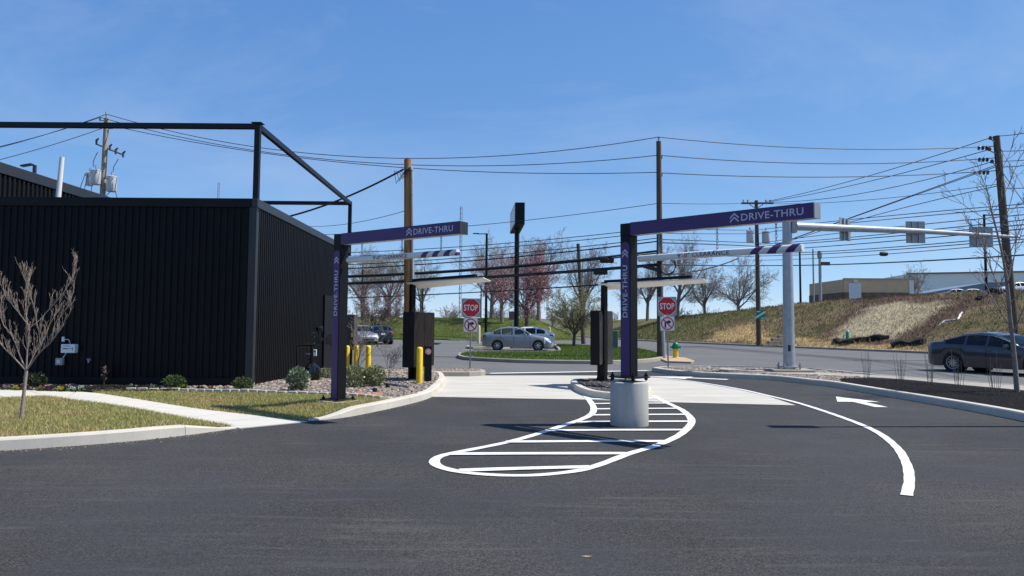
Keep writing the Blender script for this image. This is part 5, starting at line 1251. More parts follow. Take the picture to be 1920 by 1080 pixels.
# ================================================================== CARS
def smooth_arr(a, w):
    k = np.exp(-np.linspace(-2, 2, 2 * w + 1) ** 2); k /= k.sum()
    return np.convolve(np.pad(a, w, mode='edge'), k, 'valid')
def car(label, loc, heading, paint, P, glass=CAR_GL, group=None, z=0.0):
    """local +X is forward; origin on the ground under the middle"""
    L, W, wb, wr = P['L'], P['W'], P['wb'], P['wr']; xf = L / 2 - P['fo']; xr = xf - wb
    t = thing('car', label, P.get('cat', 'car'), (loc[0], loc[1], z), heading, group)
    n = 120; X = np.linspace(-L / 2, L / 2, n)
    tx, tz = zip(*sorted(P['top'])); top = smooth_arr(np.interp(X, tx, tz), 2)
    bx_, bz = zip(*sorted(P['belt'])); belt = np.minimum(np.interp(X, bx_, bz), top - .012)
    u = np.abs(X) / (L / 2); w = W / 2 * (1 - .05 * np.clip((u - .5) / .5, 0, 1) ** 2 - .17 * np.clip((u - .86) / .14, 0, 1) ** 2.2)
    low = np.full(n, P.get('sill', .20)) + .07 * np.clip((u - .86) / .14, 0, 1)
    ar = wr + .055
    for xw in (xf, xr):
        d = np.abs(X - xw); low = np.where(d < ar, np.maximum(low, wr + np.sqrt(np.maximum(ar ** 2 - d ** 2, 0))), low)
    rings = []
    for i in range(n):
        gh = top[i] - belt[i]; k = min(1.0, gh / .30); wi = w[i]; sh = belt[i] - .09
        sh = max(sh, low[i] + .03); mid = low[i] + (sh - low[i]) * .5
        y3 = wi * .955; y4 = max(wi * .35, y3 - gh * P.get('tumble', .42)) if k > .05 else wi * .9
        z4 = belt[i] + gh * (.90 if k > .5 else .6)
        r_ = [(wi * .965, low[i]), (wi * 1.0, mid), (wi * .992, sh), (y3, belt[i])]
        for f in (.07, .90): r_.append((y3 + (y4 - y3) * f, belt[i] + (z4 - belt[i]) * f))
        r_ += [(y4, z4), (y4 * .93, z4 + (top[i] - z4) * .45), (y4 * .6, z4 + (top[i] - z4) * .85), (0, top[i])]
        rings.append(r_)
    m_ = len(rings[0]); body, grp = MB(), {}
    ws0, ws1, rw0, rw1 = P['ws'][0], P['ws'][1], P['rw'][0], P['rw'][1]     # windscreen foot/top, rear window top/foot
    side = P['side']
    for sgn in (1, -1):
        b0 = len(body.v)
        for i in range(n): body.v.extend([(X[i], sgn * y, z_) for y, z_ in rings[i]])
        for i in range(n - 1):
            xm = (X[i] + X[i + 1]) / 2; gh = (top[i] + top[i + 1] - belt[i] - belt[i + 1]) / 2
            for j in range(m_ - 1):
                a = b0 + i * m_ + j; f = (a, a + m_, a + m_ + 1, a + 1); f = f if sgn < 0 else f[::-1]; key = None
                if j == 4 and gh > .10:
                    for q, (s0, s1) in enumerate(side):
                        if s0 < xm < s1: key = ('side_window', sgn, q)
                if j >= 7 and ws1 < xm < ws0: key = ('windscreen', 0, 0)
                if j >= 7 and rw1 < xm < rw0: key = ('rear_window', 0, 0)
                if j in (1, 2) and xm < -L / 2 + P.get('tl', .22) and rings[i][j][1] > P.get('tz', .55): key = ('tail_light', sgn, 0)
                if j in (1, 2) and xm > L / 2 - .42 and rings[i][j][1] > P.get('hz', .42): key = ('headlight', sgn, 0)
                if key: grp.setdefault(key, []).append(f)
                else: body.f.append(f); body.m.append(0)
    for i in (0, n - 1):
        ring = [i * m_ + j for j in range(m_)] + [n * m_ + i * m_ + j for j in range(m_ - 2, -1, -1)]
        body.f.append(tuple(ring) if i else tuple(ring[::-1])); body.m.append(0)
    V = body.v
    ob = body.build('body', paint, t, smooth=True)
    for (nm, sg, q), fs in grp.items():
        ids = sorted({i for f in fs for i in f}); mp_ = {a: k for k, a in enumerate(ids)}
        mt = {'side_window': glass, 'windscreen': glass, 'rear_window': glass, 'tail_light': TAIL, 'headlight': LENS}[nm]
        o = MB().add([V[i] for i in ids], [tuple(mp_[i] for i in f) for f in fs]).build(nm, mt, t, smooth=True)
        if nm.endswith('light'): pass
    # cabin, floor, wells
    MB().box(((xf + xr) / 2, 0, .33), (L * .80, W * .80, .24)).build('underbody', RUBBER, t)
    for sx_ in P['seats']:
        for sy in (-.36, .36): MB().box((sx_, sy, .78), (.16, .46, .70), Matrix.Rotation(R(-12), 3, 'Y')).build('seat', CABIN, t, bevel=.05)
    MB().box(((ws0 + P['rw'][1]) / 2, 0, .60), (ws0 - P['rw'][1], W * .86, .36)).build('cabin_floor', CABIN, t); MB().box((ws0 - .18, 0, .84), (.4, W * .82, .14)).build('dashboard', CABIN, t)
    for xw in (xf, xr):
        for sgn in (1, -1):
            MB().tube([(xw, sgn * (W / 2 - .36), wr), (xw, sgn * (W / 2 - .03), wr)], ar - .01, 20).build('wheel_well', RUBBER, t)
            yo = sgn * (W / 2 - .005); yi = sgn * (W / 2 - .215); R_ = wr * .70
            wh = MB().lathe([(R_, yi), (wr * .95, yi), (wr, yi + sgn * .03), (wr, yo - sgn * .03), (wr * .95, yo), (R_, yo - sgn * .005)], 28, (xw, 0, wr), 'Y').build('wheel', RUBBER, t, smooth=True)
            rm = MB(); rm.lathe([(R_, yo - sgn * .006), (R_ * .93, yo - sgn * .012), (R_ * .92, yo - sgn * .07)], 28, (xw, 0, wr), 'Y')
            rm.lathe([(R_ * .24, yo - sgn * .04), (R_ * .22, yo - sgn * .012), (0, yo - sgn * .01)], 16, (xw, 0, wr), 'Y')
            for k in range(P.get('spokes', 10)):
                a = 2 * math.pi * k / P.get('spokes', 10); ca, sa = math.cos(a), math.sin(a); hw = R_ * (.10 if P.get('spokes', 10) > 7 else .15)
                pts = [(R_ * .18, -hw * 1.0), (R_ * .95, -hw * .75), (R_ * .95, hw * .75), (R_ * .18, hw * 1.0)]
                rm.add([(xw + r_ * ca - s_ * sa, yo - sgn * (.016 + .012 * (r_ > R_ * .5)), wr + r_ * sa + s_ * ca) for r_, s_ in pts], [(0, 1, 2, 3) if sgn < 0 else (3, 2, 1, 0)])
            rm.build('rim', RIM, wh)
            MB().lathe([(0, yo - sgn * .085), (R_ * .92, yo - sgn * .085)], 24, (xw, 0, wr), 'Y').build('brake_disc', BLK, wh)
    # door seams, handles, mirrors, trims
    for sgn in (1, -1):
        for xs in P['doors']:
            i = int(np.argmin(abs(X - xs))); r_ = rings[i]
            b = MB(); vs_ = []
            for y, z_ in r_[0:4]: vs_ += [(xs - .006, sgn * (y + .003), z_), (xs + .006, sgn * (y + .003), z_)]
            b.add(vs_, [(2*k, 2*k+1, 2*k+3, 2*k+2) for k in range(3)]).build('door_seam', RUBBER, t)
        for xs in P['handles']:
            i = int(np.argmin(abs(X - xs))); MB().box((xs, sgn * (rings[i][2][0] + .012), rings[i][2][1] - .035), (.19, .03, .03)).build('door_handle', paint, t, bevel=.008)
        i = int(np.argmin(abs(X - (ws0 - .33)))); mk = MB().box((ws0 - .38, sgn * (rings[i][3][0] + .12), rings[i][3][1] + .06), (.13, .22, .13), taper=.8).build('mirror', paint, t, bevel=.03)
        # chrome line over the side glass
        pts = [(X[i], sgn * (rings[i][5][0] + .006), rings[i][5][1] + .004) for i in range(0, n, 2) if side[0][0] - .03 < X[i] < side[-1][1] + .03]
        if P.get('chrome') and len(pts) > 2: MB().tube(pts, .010, 4).build('window_trim', GALV, t)
    i = n - 1; MB().box((L / 2 - .02, 0, .38), (.05, W * .5, .16)).build('grille', RUBBER, t); MB().box((-L / 2 + .0, 0, P.get('plate', .80)), (.02, .32, .15)).build('number_plate', SIGN_W, t)
    return t
SED = dict(L=4.88, W=1.84, wb=2.825, fo=.95, wr=.335, top=[(2.44, .60), (2.38, .72), (2.1, .82), (1.5, .92), (1.05, .985), (.30, 1.33), (.0, 1.415), (-.45, 1.445), (-1.0, 1.39), (-1.75, 1.13), (-2.25, 1.09), (-2.40, 1.02), (-2.44, .78)],
           belt=[(2.44, .55), (2.1, .74), (1.5, .85), (1.0, .90), (0, .925), (-1.0, .965), (-1.8, 1.0), (-2.44, .92)], ws=(1.03, .22), rw=(-.95, -1.74), side=[(-1.62, -.93), (-.85, -.14), (-.05, .80)], seats=(-.05, -1.0),
           doors=(.86, -.10, -1.02), handles=(-.0, -.98), chrome=True, spokes=10, tz=.70)
COMP = dict(L=4.24, W=1.70, wb=2.50, fo=.80, wr=.30, top=[(2.12, .58), (2.05, .70), (1.75, .84), (1.2, .95), (.95, .99), (.25, 1.37), (-.05, 1.45), (-.5, 1.47), (-1.0, 1.40), (-1.62, 1.10), (-2.0, 1.06), (-2.09, 1.0), (-2.12, .75)],
            belt=[(2.12, .55), (1.7, .76), (1.0, .88), (0, .92), (-1.0, .95), (-1.6, .97), (-2.12, .9)], ws=(.93, .17), rw=(-.98, -1.62), side=[(-1.42, -.98), (-.92, -.22), (-.14, .72)], seats=(-.1, -.95), doors=(.80, -.18, -1.0), handles=(-.08, -.98), spokes=6, tz=.68, tl=.26)
HATCH = dict(COMP, top=[(2.12, .58), (2.05, .70), (1.75, .84), (1.2, .95), (.95, .99), (.25, 1.36), (-.1, 1.44), (-.7, 1.45), (-1.3, 1.33), (-1.95, 1.06), (-2.07, 1.0), (-2.12, .75)], rw=(-1.05, -1.9), side=[(-1.55, -.98), (-.92, -.22), (-.14, .72)])
SUV = dict(L=4.65, W=1.86, wb=2.70, fo=.92, wr=.365, sill=.27, top=[(2.32, .70), (2.26, .92), (1.9, 1.05), (1.2, 1.14), (1.0, 1.18), (.45, 1.56), (.1, 1.66), (-.8, 1.69), (-1.7, 1.64), (-2.15, 1.30), (-2.28, 1.05), (-2.32, .80)],
           belt=[(2.32, .66), (1.9, .94), (1.0, 1.06), (0, 1.08), (-1.2, 1.12), (-2.32, 1.12)], ws=(.98, .38), rw=(-1.72, -2.2), side=[(-1.72, -1.12), (-1.04, -.24), (-.16, .80)], seats=(0, -.95), doors=(.9, -.2, -1.08), handles=(-.1, -1.0), spokes=8, tumble=.30, tz=.85, tl=.3, cat='car')
def paint(name, col, metal=.5, rough=.32): return M(name, col, rough, metal, coat=.8, var=.03, scale=3)
g_ = G(1787, 697); hd = math.atan2(-.916, .40); fx = Vector((.40, -.916)); lf = Vector((.916, .40))
cc = Vector((g_.x, g_.y)) + fx * 1.335 + lf * .89
car('dark slate blue sedan driving on the road at the right edge', cc, hd, paint('slate_blue_paint', (.046, .048, .058)), SED)
k0 = G(908, 656.8); car('silver blue compact sedan parked behind the grass island', (k0.x + 2.0, k0.y + .85), R(-2), paint('silver_blue_paint', (.25, .265, .275), .5, .35), COMP, CAR_GL2)
w_ = D(1010, 652, 50.5); car('white hatchback parked behind the silver sedan', (w_.x - 1.05, w_.y), R(180 - 8), paint('white_paint', (.62, .64, .66), .0, .3), HATCH)
q = D(679, 645, 57); car('silver hatchback parked left behind the electrical cabinet', (q.x, q.y), R(-66), paint('silver_paint', (.36, .38, .40), .5, .35), HATCH, CAR_GL2)
q = D(711, 643, 58); car('dark hatchback parked with its tail lamps showing', (q.x, q.y), R(108), paint('dark_green_paint', (.012, .018, .018)), HATCH)
for lb, x, Y, col, hd_ in (('white car on the hill in front of the pale warehouse', 1815, 92, (.72, .74, .76), 170), ('silver car beside the white one on the hill top', 1785, 95, (.5, .55, .6), 175), ('white car on the hill right of the leaning pole', 1902, 86, (.74, .75, .76), 185)):
    q = D(x, 545, Y); car(lb, (q.x, q.y), R(hd_), paint('hill_car_%d' % x, col, .1), COMP, z=Z_at(x, 541.5 if x < 1860 else 529, Y) - 1.47)

# ================================================================== PLANTS
def grow(mb, p, d, length, r, level, P, tips, rnd):
    n = P['segs'][level]; pts = [p.copy()]; rad = [r]; q = p.copy(); d = d.copy(); r_end = max(P['rmin'], r * P['taper'][level])
    for k in range(n):
        j = P['jit'][level]
        d = (d + Vector((rnd.uniform(-j, j), rnd.uniform(-j, j), rnd.uniform(-j, j) + P['up'][level]))).normalized()
        q = q + d * (length / n); pts.append(q.copy()); rad.append(r + (r_end - r) * (k + 1) / n)
    mb[0 if level == 0 else 1].tube(pts, rad, P['sides'][level], cap=False)
    if level >= P['levels']:
        tips.append((q.copy(), d.copy())); 
        for k in range(1, n): tips.append((pts[k], d))
        return
    kids = P['kids'][level]; kids = rnd.randint(*kids)
    for c in range(kids):
        t_ = P['start'][level] + (1 - P['start'][level]) * (c + rnd.random() * .9) / kids; s = t_ * n; i = min(int(s), n - 1)
        bp = pts[i].lerp(pts[i + 1], s - i); bd = (pts[i + 1] - pts[i]).normalized()
        ax = bd.orthogonal().normalized(); ax.rotate(Quaternion(bd, rnd.uniform(0, 6.283) if level else c * 2.4 + rnd.uniform(-.5, .5)))
        nd = bd.copy(); nd.rotate(Quaternion(ax, R(rnd.uniform(*P['ang'][level]))))
        rr_ = rad[i] + (rad[i + 1] - rad[i]) * (s - i)
        ln = length * rnd.uniform(*P['len'][level]) * (1.0 - P.get('cone', .35) * t_)
        grow(mb, bp, nd, ln, max(P['rmin'], rr_ * P['rk'][level]), level + 1, P, tips, rnd)
def tree(label, loc, P, bark, seed, crown=None, cat='tree', group=None, scale=1.0, name='tree', lean=(0, 0)):
    rnd = random.Random(seed); mb = [MB(), MB()]; tips = []
    t = thing(name, label, cat, loc, 0, group)
    grow(mb, Vector((0, 0, -.05)), Vector((lean[0], lean[1], 1)).normalized(), P['H'] * scale, P['r'] * scale, 0, P, tips, rnd)
    mb[0].build('trunk', bark, t, smooth=True); o = mb[1].build('branches', bark, t, smooth=True)
    if crown:
        mat, size, per, spread = crown; T = np.array([tp[0][:] for tp in tips]); T = T[rng.uniform(0, 1, len(T)) < per]; T = T + rng.normal(0, spread, T.shape)
        n = len(T); a = rng.normal(0, 1, (n, 3)); a /= np.linalg.norm(a, axis=1)[:, None]; b = np.cross(a, rng.normal(0, 1, (n, 3))); b /= np.linalg.norm(b, axis=1)[:, None]
        sz = size * rng.uniform(.6, 1.4, (n, 1)); v = np.stack([T - a * sz * .5, T + b * sz * .32, T + a * sz * .5, T - b * sz * .32], 1)
        np_mesh('crown', v.reshape(-1, 3), np.arange(n * 4).reshape(n, 4), mat, t)
    return t, tips
# sapling on the left lawn: limbs set out one by one, twigs grown on them
sp_ = GR(45, 786)
t = thing('sapling', 'bare young tree with pale upswept branches on the front lawn', 'tree', (sp_.x, sp_.y, sp_.z - .02))
TW = dict(levels=2, segs=[5, 4, 3], jit=[.07, .10, .12], up=[.16, .14, .10], taper=[.5, .5, .6], sides=[4, 4, 3], kids=[(2, 3), (1, 2), (0, 0)], start=[.2, .2, 0], ang=[(14, 38), (14, 40), (0, 0)], len=[(.4, .7), (.35, .6), (1, 1)], rk=[.7, .7, .7], rmin=.0013, cone=.2)
LIMBS = [([(160, 735), (90, 650), (20, 570), (-50, 450), (-80, 330)], .0150, -.10), ([(160, 735), (110, 640), (45, 500), (-20, 430), (-55, 300)], .0135, .12), ([(160, 735), (158, 560), (165, 450)], .0165, .02), ([(165, 450), (110, 365), (60, 290), (20, 210), (0, 140)], .0095, -.14),
         ([(165, 450), (215, 400), (260, 330), (330, 230), (378, 120), (388, 20)], .0100, .16), ([(162, 470), (130, 400), (102, 300), (95, 190), (95, 90)], .0085, .22), ([(160, 735), (240, 620), (330, 530), (390, 430), (440, 360), (458, 290)], .0150, -.16), ([(240, 620), (255, 500), (245, 400), (240, 300), (215, 200), (200, 80)], .0105, -.28),
         ([(160, 735), (195, 610), (228, 520), (240, 430), (275, 330)], .0100, .26), ([(330, 530), (335, 430), (395, 330), (428, 240), (435, 160)], .0080, .05)]
MB().tube([((140 - 160) / 412, 0, -.05), ((150 - 160) / 412, 0, .32), (0, 0, (1035 - 735) / 412)], [.030, .025, .024], 12).build('trunk', BARK_L, t, smooth=True)
rnd = random.Random(4); mb = [MB(), MB()]
for pts, r_, dep in LIMBS:
    P3 = [Vector(((x - 160) / 412, dep * (k / (len(pts) - 1)) + (dep * .0), (300 + (735 - y) * .93) / 412)) for k, (x, y) in enumerate(pts)]
    if pts[0] != (160, 735): P3 = [q + Vector((0, {(165, 450): .02, (162, 470): .02, (240, 620): -.04, (330, 530): -.07}.get(pts[0], 0), 0)) for q in P3]
    Q = catmull(P3, .05); n = len(Q); rad = [max(.003, r_ * .75 * (1 - .78 * k / n)) for k in range(n)]
    mb[0].tube(Q, rad, 7)
    L_ = sum((Q[k + 1] - Q[k]).length for k in range(n - 1))
    for k in range(int(4 + L_ * 16)):
        i = min(n - 2, int(n * (.22 + .78 * rnd.random()))); d = (Q[i + 1] - Q[i]).normalized()
        d = (d * .75 + Vector((rnd.uniform(-.5, .5), rnd.uniform(-.5, .5), rnd.uniform(.15, .75)))).normalized()
        grow([mb[1], mb[1]], Q[i], d, rnd.uniform(.10, .27), min(.0027, rad[i] * .5), 0, TW, [], rnd)
mb[0].build('limbs', BARK_L, t, smooth=True); mb[1].build('twigs', M('pale_twig_bark', (.34, .27, .225), .85), t, smooth=True)
# young tree in the mulch bed
RT = dict(H=4.9, r=.058, levels=3, segs=[14, 7, 5, 4], jit=[.035, .08, .11, .12], up=[.02, .10, .06, .03], taper=[.16, .3, .4, .5], sides=[10, 5, 4, 3], kids=[(17, 17), (6, 7), (2, 3), (0, 0)], start=[.26, .2, .25, 0],
          ang=[(28, 52), (25, 50), (25, 55), (0, 0)], len=[(.36, .50), (.30, .5), (.35, .6), (1, 1)], rk=[.42, .5, .55, .6], rmin=.005, cone=.45)
tp_ = G(1907, 732, .17); tree('thin bare young tree in the dark mulch at the right edge', (tp_.x, tp_.y, .13), RT, BARK_G, 12, lean=(-.03, 0), name='sapling')
# twiggy dormant shrubs in the mulch
TWIG = M('pale_twig', (.24, .18, .14), .9, var=.3, scale=20)
for k, (lb, x, y, h, wd) in enumerate((('dormant twig shrub farthest left in the mulch bed', 1625, 707, .80, 20), ('dormant twig shrub second from the left in the mulch bed', 1688, 712, .80, 22), ('middle dormant twig shrub of the mulch bed', 1745, 718, .82, 26), ('dormant twig shrub below the rear wheel of the blue sedan', 1797, 724, .85, 26), ('dormant twig shrub nearest the thin bare tree', 1867, 737, .90, 32))):
    q = G(x, y, .17); t = thing('twig_shrub', lb, 'shrub', (q.x, q.y, .15), 0, 'dormant twig shrubs in the mulch'); rnd = random.Random(40 + k); half = (wd / 2) / (F_PX / q.y)
    for j in range(rnd.randint(8, 10)):
        a = rnd.uniform(0, 6.28); r_ = half * math.sqrt(rnd.random()); hh = h * rnd.uniform(.55, 1.08); c_ = Vector((math.cos(a) * r_ * .6, math.sin(a) * r_ * .6, 0)); e = Vector((math.cos(a) * r_ * 1.25, math.sin(a) * r_ * 1.25, hh))
        MB().tube([c_, c_.lerp(e, .5) + Vector((rnd.uniform(-.03, .03), 0, 0)), e], [.0055, .0045, .0035], 4).build('stem', TWIG, t)
# leafy shrubs
def shrub(label, p, zb, r, h, cols, size, n, seed, group=None, up=.3, spec=.4, stems=14):
    t = thing('shrub', label, 'shrub', (p.x, p.y, zb), 0, group); rn_ = np.random.default_rng(seed)
    b = MB(); rnd = random.Random(seed)
    for k in range(stems):
        a = rnd.uniform(0, 6.28); e = Vector((math.cos(a) * r * rnd.uniform(.2, .8), math.sin(a) * r * rnd.uniform(.2, .8), h * rnd.uniform(.5, .95))); b.tube([(0, 0, -.03), e * .5 + Vector((0, 0, .05)), e], [.011, .008, .004], 4, cap=False)
    b.build('stems', BARK_G, t)
    d = rn_.normal(0, 1, (n, 3)); d /= np.linalg.norm(d, axis=1)[:, None]; rad = rn_.uniform(.35, 1.0, (n, 1)) ** .5 * (1 + .16 * np.sin(d[:, :1] * 7 + seed) * np.cos(d[:, 1:2] * 6 + d[:, 2:] * 4))
    c = d * rad * np.array([r, r, h * .5]) + np.array([0, 0, h * .52])
    ax = d * .7 + rn_.normal(0, .5, (n, 3)) + np.array([0, 0, up]); ax /= np.linalg.norm(ax, axis=1)[:, None]; sd_ = np.cross(ax, rn_.normal(0, 1, (n, 3))); sd_ /= np.linalg.norm(sd_, axis=1)[:, None]; s = size * rn_.uniform(.6, 1.3, (n, 1))
    v = np.stack([c - ax * s * .5, c + sd_ * s * .28, c + ax * s * .5, c - sd_ * s * .28], 1)
    np_mesh('foliage', v.reshape(-1, 3), np.arange(n * 4).reshape(n, 4), MI('leaf_%d' % seed, cols, .4, spec=spec, trans=.2), t)
BOXW = [(.028, .05, .010), (.05, .085, .018), (.09, .125, .03), (.035, .06, .012), (.13, .16, .06)]
DARKB = [(.012, .022, .008), (.022, .04, .012), (.035, .055, .018)]
VARI = [(.10, .14, .04), (.19, .22, .09), (.06, .10, .03), (.42, .42, .26), (.14, .18, .06)]
GREYG = [(.10, .15, .08), (.17, .22, .13), (.07, .11, .05), (.30, .34, .24), (.13, .19, .10)]
for lb, x, y, r_, h, cols, sz, n, sdx in (('dark low shrub behind the bare sapling', 66, 724, .24, .34, DARKB, .05, 900, 1), ('rounded boxwood shrub under the middle of the black wall', 327, 730, .25, .32, BOXW, .045, 1500, 2), ('rounded boxwood shrub near the corner of the black wall', 456, 729.5, .225, .30, BOXW, .045, 1400, 3)):
    shrub(lb, GR(x, y), .11, r_, h, cols, sz, n, sdx)
shrub('upright grey green shrub in front of the gas meter', GR(559, 731), .10, .24, .54, GREYG, .06, 1500, 4, up=1.0)
q = G(662, 728, .1); shrub('pale variegated shrub right of the left purple post', q, .06, .30, .58, VARI, .055, 1700, 5, up=.7)
q = G(701, 727, .1); shrub('pale variegated shrub nearest the orange rings', q, .06, .27, .56, VARI, .055, 1600, 6, up=.7)
q = D(613, 700, 20.3); shrub('small variegated shrub beside the black wall left of the purple post', q, -.03, .22, .42, VARI, .05, 800, 7, up=.7)
# bare shrubs by the bollards
BSH = dict(H=.5, r=.018, levels=3, segs=[3, 5, 4, 3], jit=[.08, .12, .15, .15], up=[0, .05, .04, 0], taper=[.7, .4, .4, .5], sides=[6, 4, 3, 3], kids=[(7, 7), (6, 8), (3, 4), (0, 0)], start=[.4, .2, .2, 0], ang=[(15, 45), (20, 50), (20, 50), (0, 0)], len=[(1.4, 2.2), (.3, .5), (.4, .6), (1, 1)], rk=[.6, .55, .6, .6], rmin=.0045, cone=.2)
q = D(674, 705, 20.6); tree('bare thin shrub between the yellow bollards', (q.x, q.y, -.05), dict(BSH, H=.72), BARK_G, 21, cat='shrub', name='bare_shrub'); q = D(727, 706, 20.0); tree('bare wispy shrub left of the menu board', (q.x, q.y, .0), dict(BSH, r=.009, rmin=.0035), BARK_G, 22, cat='shrub', name='bare_shrub')
# withered plant against the wall
q = D(195, 714, BY - .25); t = thing('withered_plant', 'withered brown plant on a thin stem against the black wall', 'plant', (q.x, q.y, .12)); MB().tube([(0, 0, 0), (.005, 0, .2), (.02, 0, .46)], .012, 5).build('stem', BARK_D, t)
rn_ = np.random.default_rng(3); n = 90; c = np.c_[rn_.normal(0, .03, n), rn_.normal(0, .03, n), rn_.uniform(.12, .44, n)]; a = rn_.normal(0, .022, (n, 3)); b = rn_.normal(0, .016, (n, 3)); v = np.stack([c - a, c + b, c + a, c - b], 1)
np_mesh('leaves', v.reshape(-1, 3), np.arange(n * 4).reshape(n, 4), MI('dry_leaf', [(.09, .05, .035), (.14, .09, .06), (.06, .03, .025), (.22, .18, .15)]), t)
# pansies
def flower(label, x, y, col, centre, s=.10):
    p = GR(x, y); t = thing('flower', label, 'flower', (p.x, p.y, .125), 0, 'pansies in the bed along the black wall'); rnd = random.Random(int(x))
    for k in range(4):
        a = rnd.uniform(0, 6.28); h = rnd.uniform(.07, .12); c = Vector((math.cos(a) * s * .55, math.sin(a) * s * .4 - .02, h)); f = MB()
        for j in range(5):
            b = j * 1.257 + a; e = Vector((math.cos(b) * s * .33, -.02, math.sin(b) * s * .33)); o_ = Vector((-math.sin(b), 0, math.cos(b))) * s * .2; f.add([c, c + e * .7 + o_, c + e * 1.15, c + e * .7 - o_], [(0, 1, 2, 3)])
        hd_ = f.build('bloom', col, t); MB().add([c + Vector((-.012, -.024, -.012)), c + Vector((.012, -.024, -.012)), c + Vector((0, -.024, .014))], [(0, 1, 2)]).build('eye', centre, hd_)
        MB().tube([(0, 0, 0), c], .004, 4).build('stem', SIGN_G, t)
    n = 40; c = np.c_[rng.normal(0, s * .6, n), rng.normal(0, s * .4, n), rng.uniform(0, .07, n)]; a = rng.normal(0, .022, (n, 3)); b = rng.normal(0, .022, (n, 3)); v = np.stack([c - a, c + b, c + a, c - b], 1); np_mesh('leaves', v.reshape(-1, 3), np.arange(n * 4).reshape(n, 4), LEAFY, t)
LEAFY = MI('pansy_leaf', [(.03, .07, .015), (.05, .10, .02), (.02, .05, .01)])
FC = {c: M('petal_' + c, v, .6) for c, v in dict(yellow=(.75, .55, .02), white=(.75, .74, .72), pink=(.55, .28, .36), orange=(.62, .18, .03), wine=(.16, .02, .035), peach=(.65, .38, .22)).items()}; DKE = M('petal_eye', (.05, .01, .06), .6)
for lb, x, y, c in (('pink pansies at the left end of the flower bed', 14, 731, 'pink'), ('yellow pansies left of the bare sapling trunk', 31, 732, 'yellow'), ('orange pansies right of the sapling trunk', 80, 733, 'orange'), ('wine red pansies between orange and yellow ones', 98, 733.5, 'wine'), ('yellow pansies below the telecom box', 115, 734, 'yellow'), ('white pansies right of the yellow ones below the telecom box', 137, 734.5, 'white'),
                    ('white pansies at the tip of the lawn', 154, 734.5, 'white'), ('small white pansies left of the boxwood', 248, 730.5, 'white'), ('pale pansies further along the edging stones', 288, 731, 'white'), ('little yellow flowers beside the boxwood', 343, 732, 'yellow'), ('wine red flowers along the edging', 376, 732.5, 'wine'), ('orange flowers between the two boxwoods', 396, 733, 'orange'), ('peach flowers near the second boxwood', 424, 733.5, 'peach')):
    flower(lb, x, y, FC[c], DKE, .085 if x < 170 else .06)

# background trees
BIG = dict(H=2.9, r=.20, levels=4, segs=[4, 8, 4, 3, 2], jit=[.05, .10, .15, .18, .2], up=[.0, .05, .03, .02, 0], taper=[.8, .15, .25, .4, .5], sides=[8, 5, 3, 3, 3], kids=[(7, 8), (12, 14), (7, 8), (4, 5), (0, 0)], start=[.5, .14, .12, .12, 0],
           ang=[(14, 50), (28, 60), (28, 62), (28, 65), (0, 0)], len=[(1.7, 2.3), (.34, .52), (.36, .56), (.42, .65), (1, 1)], rk=[.55, .45, .5, .55, .6], rmin=.0075, cone=.30)
SPR = dict(BIG, H=1.5, r=.15, kids=[(8, 9), (11, 13), (7, 8), (4, 5), (0, 0)], ang=[(22, 66), (28, 58), (28, 62), (28, 65), (0, 0)], len=[(2.5, 3.4), (.36, .54), (.36, .56), (.42, .65), (1, 1)], up=[.0, .06, .03, .02, 0])
BUD_R = MI('red_bud', [(.46, .20, .21), (.60, .32, .33), (.36, .15, .155), (.66, .43, .43)], .7, trans=.25); BUD_P = MI('mauve_bud', [(.22, .12, .11), (.34, .20, .18), (.15, .08, .075), (.45, .33, .30)], .7, trans=.25)
LEAF_Y = MI('spring_leaf', [(.26, .26, .09), (.38, .36, .15), (.17, .18, .05), (.5, .46, .26)], .6, trans=.3); BUD_G = MI('pale_bud', [(.22, .20, .10), (.32, .30, .17), (.15, .13, .07)], .7, trans=.25)
def at_h(px, ybase, ytop, Y, zb=None):                # tree foot and height from the photo rows
    z0 = Z_at(px, ybase, Y) if zb is None else zb; b_ = D(px, ybase, Y); return (b_.x, b_.y, z0), (Z_at(px, ytop, Y) - z0)
def bgtree(label, px, yb, yt, Y, P, bark, seed, crown=None, zb=None, lean=(0, 0), rmul=1.0):
    loc, h = at_h(px, yb, yt, Y, zb); t, tips = tree(label, loc, P, bark, seed, crown, lean=lean, group='trees beyond the lot'); k = h / max(q[0].z for q in tips); t.scale = (k, k, k)
def hz_(px, Y): q = D(px, 600, Y); return terrain(q.x, q.y)[0] - .15
bgtree('red budding tree right of the pylon sign pole', 988, 614, 446, 72, SPR, BARK_D, 31, (BUD_R, .095, .85, .10))
bgtree('red budding tree left of the pylon sign pole', 941, 603, 452, 84, BIG, BARK_G, 32, (BUD_R, .085, .75, .12), zb=1.9)
bgtree('big bare tree behind the lamp post beside the stop sign', 922, 604, 424, 100, BIG, BARK_G, 33)
bgtree('tall bare tree behind the red budding trees', 1010, 604, 428, 96, BIG, BARK_G, 38)
bgtree('low spreading tree with first yellow green leaves on the grass island', 1076, 648, 532, 50.5, SPR, BARK_D, 34, (LEAF_Y, .10, 1, .08), zb=.1)
bgtree('bare tall tree behind the small leafing tree', 1092, 610, 447, 90, BIG, BARK_G, 35, zb=1.0)
bgtree('mauve budding round tree behind the parked cars on the left', 706, 616, 520, 64, SPR, BARK_D, 36, (BUD_P, .085, 1, .08), zb=.0)
bgtree('tall pale budding tree between the left gate and the brown pole', 728, 606, 455, 92, BIG, BARK_G, 37, (BUD_G, .085, .6, .12), zb=1.8)
bgtree('tall pale tree close to the left purple post', 682, 606, 462, 96, BIG, BARK_G, 39, (BUD_G, .085, .6, .12), zb=1.5)
